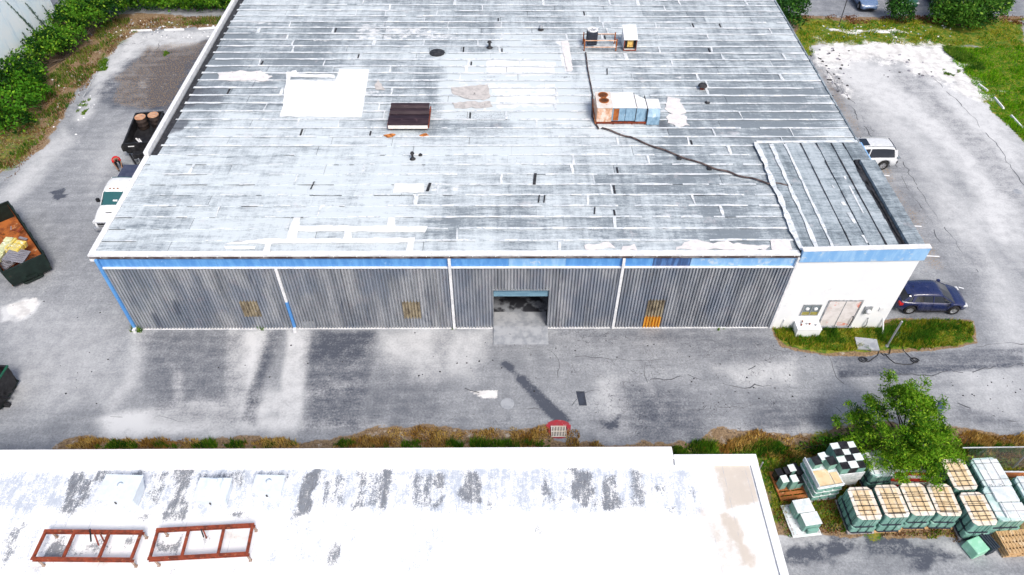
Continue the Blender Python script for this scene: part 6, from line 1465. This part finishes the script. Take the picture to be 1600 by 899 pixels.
# long cracks and tar joints in the asphalt
crk = MB()
for k, (pl, w) in enumerate((([(985,600),(1020,592),(1060,588),(1100,592),(1160,604),(1180,600)], .05), ([(1180,606),(1230,612),(1285,618),(1315,645)], .05), ([(1292,552),(1300,568),(1312,592),(1318,600)], .06), ([(1312,591),(1400,586),(1460,584),(1600,568)], .05),
        ([(735,645),(800,642),(860,641)], .03), ([(875,640),(905,620),(930,608),(1000,596)], .035), ([(725,608),(755,611),(778,608),(790,614)], .05), ([(1175,580),(1190,574),(1205,566)], .05), ([(1500,635),(1560,655),(1590,660)], .05), ([(1520,540),(1600,538)], .04),
        ([(860,545),(876,562),(880,575),(872,590)], .03), ([(1010,600),(1005,580),(1015,560),(1000,540)], .03), ([(680,668),(700,656),(712,650)], .02), ([(120,655),(160,650),(250,655),(330,657)], .02), ([(1275,90),(1330,170),(1350,200),(1390,250)], .06), ([(1290,110),(1350,180),(1420,290),(1470,380)], .05), ([(1440,110),(1500,160),(1560,230),(1600,290)], .05),
        ([(1400,240),(1440,300),(1480,360),(1530,430)], .04), ([(170,60),(190,72),(215,70),(240,58)], .04), ([(200,90),(240,80),(260,60),(300,58)], .04), ([(1100,530),(1150,545),(1200,540),(1240,552)], .03), ([(900,560),(950,556),(1010,566),(1060,560)], .03), ([(1040,640),(1090,636),(1150,640),(1200,632)], .02))):
    Q = [W(*p) for p in pl]
    S = []
    for q0, q1 in zip(Q, Q[1:]):
        L_ = math.hypot(q1[0]-q0[0], q1[1]-q0[1]); m_ = max(2, int(L_/.35))
        for i in range(m_):
            u = i/m_; x = q0[0]+(q1[0]-q0[0])*u; y = q0[1]+(q1[1]-q0[1])*u
            S.append((x+.9*(float(fbm(x*.9, y*.9, 60+k, 4))-.5), y+.9*(float(fbm(x*.9+7, y*.9, 90+k, 4))-.5)))
    S.append(Q[-1])
    for q0, q1 in zip(S, S[1:]): ribbon(crk, q0, q1, w*.8, .12, 1.0, .006, k*3.3, keep=.42)
crk.build('asphalt_cracks', mat('crack_fill', (.10,.105,.12), (.06,.062,.07), 4, .9), fix=False, kind='stuff')
for o_ in [o for o in bpy.data.objects if o.name == 'asphalt_cracks']: tag(o_, 'long dark cracks and tar joints running across the yard asphalt', 'cracks')
# scattered stones and litter
def pebbles(name, polys, n_, smin, smax, ms, label, cat, seed):
    rr = random.Random(seed); mb = MB()
    for k in range(n_):
        (ax, ay), (bx, by) = rr.choice(polys); x, y = W(rr.uniform(ax, bx), rr.uniform(ay, by)); s = rr.uniform(smin, smax); h = s*.5
        pts = [(x+s*(.7+.6*rr.random())*math.cos(a_), y+s*(.7+.6*rr.random())*math.sin(a_)) for a_ in (0,1.2,2.5,3.7,5)]
        b_ = len(mb.v); mb.v += [(p[0], p[1], 0) for p in pts]+[((p[0]+x)/2, (p[1]+y)/2, h) for p in pts]
        mb.f += [(b_+i, b_+(i+1) % 5, b_+5+(i+1) % 5, b_+5+i) for i in range(5)]+[tuple(b_+5+i for i in range(5))]; mb.m += [rr.randrange(len(ms))]*6
    o = mb.build(name, ms, fix=False); tag(o, label, cat, kind='stuff')
        
pebbles('dark_litter', [((0,400),(200,640)),((230,520),(1200,650)),((640,540),(900,600)),((1000,520),(1280,640)),((1480,560),(1600,660))], 120, .02, .06, [M_['bitumen'], M_['rubber']], 'small dark crumbs of asphalt and litter scattered over the yard', 'litter', 3)
pebbles('white_rubble', [((80,100),(150,230)),((140,50),(330,60)),((1280,40),(1500,60)),((150,30),(340,48))], 220, .04, .12, [M_['concrete'], M_['white_metal']], 'pale rubble and stones along the soil edges of both lots', 'stones', 4)
pebbles('dark_stones', [((1262,75),(1330,110)),((1380,85),(1470,125)),((1290,115),(1330,155))], 70, .05, .16, [M_['bitumen'], M_['old_wood']], 'dark stones on the white marl of the right lot', 'stones', 5)
# ------------------------------------------------------------------ vegetation
def leafmat(name, rough=.55):
    n = N(name); c = n.attr('C').outputs['Color']; n.done(c, rough, 0, None, spec=.08)
    tr = n.node('ShaderNodeBsdfTranslucent'); n.link(c, tr.inputs['Color']); mx = n.node('ShaderNodeMixShader'); mx.inputs[0].default_value = .25
    out = n.t.nodes['Material Output']; n.link(n.b.outputs[0], mx.inputs[1]); n.link(tr.outputs[0], mx.inputs[2]); n.link(mx.outputs[0], out.inputs['Surface']); return n.m
M_['leaf'] = leafmat('leaf'); M_['grass'] = leafmat('grass_blade', .7)
M_['bark'] = mat('bark', (.10,.075,.055), (.05,.038,.03), 6, .9)
def tris_obj(name, V, C, parent, m):
    n_ = len(V)//3; me = bpy.data.meshes.new(name); me.vertices.add(len(V)); me.vertices.foreach_set('co', V.ravel().astype(np.float32))
    me.loops.add(len(V)); me.loops.foreach_set('vertex_index', np.arange(len(V), dtype=np.int32)); me.polygons.add(n_); me.polygons.foreach_set('loop_start', (np.arange(n_)*3).astype(np.int32)); me.update(calc_edges=True)
    me.materials.append(m); o = bpy.data.objects.new(name, me); col.objects.link(o)
    if parent: o.parent = parent
    a = me.color_attributes.new('C', 'FLOAT_COLOR', 'POINT'); a.data.foreach_set('color', np.hstack([C, np.ones((len(C), 1))]).astype(np.float32).ravel()); return o
def leaves(blobs, per, size, pal, seed, droop=0.0, aspect=.45, shell=.35):
    rg = np.random.default_rng(seed); VS, CS = [], []
    for (x, y, z, rx, ry, rz_) in blobs:
        nn = int(per*(rx*ry+rx*rz_+ry*rz_)/3); d = rg.normal(size=(nn, 3)); d /= np.linalg.norm(d, axis=1)[:, None]
        d[:, 2] = np.where(d[:, 2] < -.25, -d[:, 2]*.6, d[:, 2]); u = 1-shell*rg.random(nn)**1.6; u += .16*(rg.random(nn) < .12)*rg.random(nn)
        lump = .62+.72*fbm(d[:, 0]*2.3+x+d[:, 2]*1.3, d[:, 1]*2.3+y+d[:, 2], seed, 3)
        p = np.array([x, y, z])+d*np.array([rx, ry, rz_])*(u*lump)[:, None]
        t1 = rg.normal(size=(nn, 3))+d*.5; t1[:, 2] -= droop; t1 /= np.linalg.norm(t1, axis=1)[:, None]
        t2 = np.cross(t1, d+rg.normal(size=(nn, 3))*.6); t2 /= np.linalg.norm(t2, axis=1)[:, None]+1e-9
        s = size*(.6+.8*rg.random(nn))[:, None]; a = p-t1*s*.5; b = p+t1*s*.5; c1 = p+t2*s*aspect*.5; c2 = p-t2*s*aspect*.5
        v = np.stack([a, c1, b, a, b, c2], 1).reshape(-1, 3)
        k = fbm(p[:, 0]*1.1, p[:, 1]*1.1+p[:, 2], seed+3, 3); k = np.clip((k-.40)/.2, 0, 1)[:, None]; j = rg.random(nn)[:, None]
        c = np.array(pal[0])*(1-k)+np.array(pal[1])*k; c = np.where(j < pal[3] if len(pal) > 3 else False, np.array(pal[2]), c); c = c*(.75+.5*rg.random((nn, 1)))
        VS.append(v); CS.append(np.repeat(c, 6, 0))
    return np.vstack(VS), np.vstack(CS)
G1 = ((.010,.045,.006),(.06,.20,.012),(.16,.34,.02),.12); G2 = ((.015,.058,.012),(.04,.13,.02),(.10,.24,.03),.10); G3 = ((.06,.13,.012),(.14,.24,.02),(.26,.32,.04),.15)
def shrub(name, label, cat, base, blobs, per, size, pal, seed, group=None, droop=0, aspect=.5, trunks=3, shell=.35, core=.7):
    t = thing(name, label, cat, (base[0], base[1], 0), 0, group); rr = random.Random(seed)
    B = [(x-base[0], y-base[1], z, a, b, c) for x, y, z, a, b, c in blobs]
    V, C = leaves(B, per, size, pal, seed, droop, aspect, shell); tris_obj('crown' if cat == 'tree' else 'foliage', V, C, t, M_['leaf'])
    mb = MB()
    for (x, y, z, a, b, c) in (B if trunks else []):
        k0 = (rr.uniform(-.1, .1)*trunks, rr.uniform(-.1, .1)*trunks, 0); mid_ = ((k0[0]+x)/2+rr.uniform(-.1, .1), (k0[1]+y)/2, z*.45)
        r_ = .04+.018*c; mb.tube([k0, mid_, (x, y, z)], [r_, r_*.8, r_*.45], 6)
        for q in range(5):
            an = rr.random()*6.28; mb.tube([(x, y, z-.1*c), (x+a*.5*math.cos(an), y+b*.5*math.sin(an), z+c*.3), (x+a*.85*math.cos(an), y+b*.85*math.sin(an), z+c*.45)], [r_*.4, r_*.28, r_*.1], 5)
    mb.build('trunk' if cat == 'tree' else 'stems', M_['bark'], t)
    return t
def rb(cx, cy, n_, spread, rad, zc, seed, sy=None):
    rr = random.Random(seed); out = []
    for k in range(n_):
        out.append((cx+rr.uniform(-1, 1)*spread, cy+rr.uniform(-1, 1)*(sy or spread), zc*(.75+.5*rr.random()), rad*(.75+.5*rr.random()), rad*(.75+.5*rr.random()), rad*(.7+.4*rr.random())))
    return out
# feathery tree over the pallets: limbs with many small clumps
def feathery_tree():
    bx, by = 40.40, -8.75; t = thing('tree', 'feathery bright green tree leaning over the pallet yard', 'tree', (bx, by, 0)); rr = random.Random(21)
    mb = MB(); mb.tube([(0,0,0),(.05,.05,.8),(.0,.12,1.5)], [.13,.11,.09], 8); B = []
    tips = [(-1.5,.9,2.4),(-1.2,-.2,2.7),(-.6,1.2,3.2),(-.1,.5,3.7),(.2,1.7,3.2),(.7,.8,3.3),(1.2,1.0,2.8),(1.2,-.1,2.5),(.3,-.6,2.8),(-.7,-.7,2.3),(1.75,.3,1.9),(-1.75,.4,1.8),(-1.9,1.3,1.7),(.5,-1.0,2.0),(-.1,2.3,2.5),(.8,1.8,2.4),(-1.0,1.7,2.3),(.9,-.8,1.9),(.1,1.1,4.1),(1.9,.9,1.6),(2.3,-.1,1.5),(2.0,-.7,1.4),(-.3,-1.3,1.7),(1.0,-1.4,1.5),(-1.2,-1.1,1.6),(-2.0,-.4,1.3),(0,0,3.0),(.1,-.2,2.2)]
    for i, (x, y, z) in enumerate(tips):
        p0 = (0,.1,1.1+.3*(i % 3)); m = (x*.45+rr.uniform(-.1,.1), y*.45, 1.3+(z-1.1)*.55); mb.tube([p0, m, (x, y, z)], [.055, .035, .012], 5)
        B.append((x, y, z-.15, .62, .62, .45))
        for q in range(5):
            an = rr.random()*6.28; d = rr.uniform(.35, .95); zz = z+rr.uniform(-.7,.35); B.append((x+d*math.cos(an), y+d*math.sin(an), zz, rr.uniform(.22,.5), rr.uniform(.22,.5), .26)); mb.tube([(x, y, z-.1), (x+d*math.cos(an)*.9, y+d*math.sin(an)*.9, zz)], [.014, .006], 4)
    V, C = leaves(B, 1600, .15, ((.035,.12,.006),(.12,.28,.012),(.27,.42,.03),.22), 5, .3, .30, .95); tris_obj('crown', V, C, t, M_['leaf'])
    mb.build('trunk', M_['bark'], t)
feathery_tree()
shrub('low_shrub', 'low dark green bush spreading left of the feathery tree', 'bush', (38.6,-8.0), [(37.3,-8.1,.35,.7,.5,.5),(38.2,-7.95,.55,.8,.6,.7),(39.1,-7.9,.7,.8,.7,.9),(40.0,-8.0,.6,.7,.6,.8),(36.3,-8.15,.2,.6,.35,.35)], 520, .12, G1, 41)
shrub('low_shrub', 'yellow-green bush filling the corner right of the feathery tree', 'bush', (42.4,-8.5), [(42.0,-8.4,.6,.7,.7,.8),(42.7,-8.7,.6,.6,.6,.75),(43.2,-8.3,.4,.5,.5,.5),(41.4,-8.7,.6,.6,.6,.8)], 520, .12, G3, 42)
# left side vegetation
x0_, y0_ = W(38,180)
shrub('round_bush', 'big rounded green bush at the left frame edge', 'bush', (-17.2,22.2), [(-18.6,22.5,1.6,2.6,2.6,2.4),(-16.5,21.3,1.3,2.0,2.0,2.0),(-17.2,24.2,1.5,2.2,2.0,2.1),(-19.5,19.8,1.2,2.3,2.3,1.9),(-16.0,23.6,.9,1.3,1.3,1.4),(-15.9,19.9,.7,1.3,1.3,1.2)], 400, .26, G1, 51)
shrub('overgrown_shrub', 'overgrown hedge shrubs running along the pale neighbour wall', 'hedge', (-17.0,31.0), rb(-18.4,27.6,4,1.0,1.2,.9,1)+rb(-17.6,31.3,6,1.2,1.4,1.2,2)+rb(-16.8,35.0,6,1.3,1.5,1.4,3)+rb(-16.3,38.8,6,1.6,1.7,1.5,4), 400, .24, ((.010,.05,.006),(.08,.22,.015),(.22,.38,.03),.12), 52)
shrub('tall_hedge', 'long clipped dark green hedge across the back of the left lot', 'hedge', (-8.0,40.5), [(-15.5+1.1*k, 40.6+.4*math.sin(k*1.7), 1.25, 1.3, 1.5, 1.55+.2*math.sin(k*2.3)) for k in range(15)]+[(-15+1.3*k, 43.4, 1.5, 1.4, 1.4, 1.8) for k in range(12)]+[(-15.5+1.2*k, 40.0, .6, 1.2, 1.1, .9) for k in range(14)], 380, .24, ((.012,.055,.006),(.09,.24,.014),(.20,.36,.03),.12), 53)
# right side vegetation
shrub('wide_shrub', 'dark feathery shrub touching the far right corner of the warehouse roof', 'bush', (46.8,37.4), [(45.6,37.0,1.3,1.7,1.6,1.8),(47.4,37.3,1.4,1.7,1.6,1.9),(46.5,39.0,1.5,2.0,1.7,2.0),(48.6,38.4,1.3,1.5,1.5,1.7),(44.6,39.5,1.5,1.8,1.7,2.0),(47.5,36.9,.6,1.8,1.3,.9)], 420, .24, G2, 61)
shrub('round_shrub', 'small round green shrub in front of the far parked cars', 'bush', (58.6,38.2), [(58.6,38.2,1.0,1.35,1.2,1.35),(58.2,38.6,1.3,1.0,1.0,1.2),(58.9,38.0,.55,1.2,1.1,.8)], 620, .20, G2, 62)
shrub('large_round_shrub', 'large glossy round shrub at the top right behind the lawn', 'bush', (64.6,37.0), [(62.6,37.9,1.2,1.5,1.4,1.6),(64.3,37.0,1.7,2.3,2.0,2.2),(66.2,37.6,1.6,2.0,1.9,2.1),(65.0,39.6,1.8,2.6,2.0,2.3),(67.6,38.8,1.3,1.6,1.6,1.8),(64.5,36.6,.8,2.2,1.6,1.1),(62.6,37.5,.7,1.5,1.3,.9)], 470, .26, ((.02,.075,.012),(.07,.19,.02),(.22,.36,.05),.10), 63)

def grass(name, label, cat, polys, dens, h, pal, seed, thr=.0, wid=.03, clump=.8, ns=.9, lean=.5):
    rg = np.random.default_rng(seed); VS, CS = [], []
    for P_ in polys:
        Q = [W(a, b) for a, b in P_]; xs = [q[0] for q in Q]; ys = [q[1] for q in Q]; A = (max(xs)-min(xs))*(max(ys)-min(ys)); nn = int(A*dens)
        x = rg.uniform(min(xs), max(xs), nn); y = rg.uniform(min(ys), max(ys), nn)
        d = inpoly(x, y, Q)+(fbm(x*1.3, y*1.3, seed, 4)-.5)*.9; nz = fbm(x*ns, y*ns, seed+5, 4)
        k = (d < 0) & (nz > thr); x, y, nz = x[k], y[k], nz[k]; nn = len(x)
        if not nn: continue
        hh = h*(.4+clump*2.2*np.clip(nz-.4, 0, .3)/.3+.5*rg.random(nn)); an = rg.uniform(0, 6.283, nn); ln = lean*rg.random(nn)*hh; w = wid*(.7+.6*rg.random(nn))
        ca, sa = np.cos(an), np.sin(an); b2 = rg.uniform(0, 6.283, nn)
        a = np.stack([x-w*ca, y-w*sa, 0*x], 1); b = np.stack([x+w*ca, y+w*sa, 0*x], 1); c = np.stack([x+ln*np.cos(b2), y+ln*np.sin(b2), hh], 1)
        VS.append(np.stack([a, b, c], 1).reshape(-1, 3))
        m = np.clip((fbm(x*1.7, y*1.7, seed+9, 4)-.36)/.26, 0, 1)[:, None]; j = rg.random((nn, 1))
        cc = np.array(pal[0])*(1-m)+np.array(pal[1])*m; cc = np.where(j < .22, np.array(pal[2]), cc)*(.7+.6*rg.random((nn, 1))); CS.append(np.repeat(cc, 3, 0))
    o = tris_obj(name, np.vstack(VS), np.vstack(CS), None, M_['grass']); tag(o, label, cat, kind='stuff'); return o
LAWN = ((.08,.26,.005),(.15,.38,.008),(.27,.42,.02)); MIXG = ((.07,.23,.008),(.27,.33,.02),(.50,.38,.06)); DRY = ((.46,.26,.06),(.72,.52,.16),(.20,.11,.035)); DK = ((.035,.13,.010),(.10,.25,.015),(.24,.32,.03))
grass('lawn_grass', 'bright green lawn at the right edge of the far lot', 'grass', [[(1478,78),(1610,72),(1640,240),(1600,222),(1545,165)]], 190, .10, LAWN, 71, 0, .035)
grass('verge_grass', 'patchy yellow-green grass strip between the right lot and the far parking lot', 'grass', [[(1236,34),(1600,30),(1600,74),(1255,66)],[(1248,62),(1262,68),(1278,90),(1258,86)]], 110, .10, MIXG, 72, .42, .035)
grass('verge_leaves', 'brown leaf litter along the edge of the far parking lot', 'leaves', [[(1236,25),(1600,24),(1600,38),(1236,38)]], 90, .07, ((.20,.08,.03),(.34,.17,.08),(.12,.04,.02)), 73, .40, .05)
grass('island_grass', 'green grass island in front of the office and the navy car', 'grass', [[(1203,513),(1378,511),(1400,503),(1470,500),(1522,502),(1520,535),(1480,543),(1400,545),(1340,548),(1290,549),(1235,540)]], 620, .13, MIXG, 74, .0, .022)
grass('island_green', 'darker green tufts scattered in the grass island', 'grass', [[(1210,512),(1300,512),(1378,512),(1515,506),(1515,532),(1400,540),(1370,556),(1330,550)]], 380, .17, ((.03,.11,.010),(.08,.20,.015),(.12,.24,.02)), 75, .52, .022)
grass('dry_weeds', 'straw coloured dry weeds along the edge of the white roofed building', 'weeds', [[(85,700),(150,686),(440,688),(470,700)],[(520,700),(600,672),(660,668),(720,676),(855,668),(860,700)],[(885,672),(905,674),(905,700),(885,700)],[(910,690),(950,698),(910,702)],[(1130,690),(1180,672),(1240,684),(1290,684),(1290,716),(1080,716)],[(1500,672),(1560,684),(1600,684),(1600,720),(1500,712)]], 560, .14, DRY, 76, .34, .024)
grass('green_weeds', 'green weeds mixed into the strip along the white roofed building', 'weeds', [[(150,696),(470,690),(470,700),(150,702)],[(505,700),(545,684),(565,690),(590,700)],[(600,690),(860,690),(860,702),(600,702)],[(1010,700),(1060,694),(1330,684),(1330,705),(1200,716),(1055,716)],[(1500,700),(1600,694),(1600,712),(1500,712)]], 760, .24, DK, 77, .38, .024)
grass('yard_grass', 'mixed green and brown grass between the pallets', 'grass', [[(1185,716),(1300,700),(1600,712),(1600,850),(1470,838),(1400,832),(1330,836),(1290,832),(1225,838)]], 260, .11, MIXG, 78, .36, .024)
grass('yard_dead_grass', 'reddish brown dead grass patches in the pallet yard', 'grass', [[(1215,716),(1300,690),(1600,700),(1600,848),(1400,838),(1215,834)]], 200, .09, ((.16,.06,.02),(.28,.13,.05),(.40,.26,.12)), 79, .46, .03)
grass('left_weeds', 'patchy green weeds on the brown strip beside the left lot', 'weeds', [[(0,270),(60,225),(105,165),(140,120),(185,62),(230,45),(345,38),(345,28),(170,30),(100,100),(-20,200)]], 90, .16, ((.04,.12,.012),(.12,.20,.02),(.30,.24,.08)), 80, .46, .04)
grass('left_dry', 'dry brown leaves and grass beside the left lot', 'weeds', [[(0,290),(60,235),(110,165),(150,120),(190,65),(230,48),(345,40),(345,26),(170,30),(60,160),(-20,210)]], 90, .08, ((.13,.065,.03),(.26,.15,.07),(.40,.32,.2)), 81, .40, .045)
grass('crack_weeds', 'small green weeds at the foot of the corrugated wall and in cracks of the lots', 'weeds', [[(208,508),(222,508),(222,520),(208,520)],[(700,512),(722,512),(722,518),(704,518)],[(400,512),(412,512),(412,517),(400,517)],[(1120,512),(1140,512),(1140,517),(1120,517)],[(124,162),(140,155),(132,180),(124,178)],[(155,98),(168,92),(166,110),(150,112)],[(258,82),(270,84),(268,90),(258,88)],[(1465,70),(1500,72),(1540,110),(1510,108)],[(1478,105),(1500,112),(1490,122),(1474,116)]], 500, .14, ((.04,.14,.012),(.12,.24,.02),(.20,.28,.04)), 82, .38, .03, lean=.9)
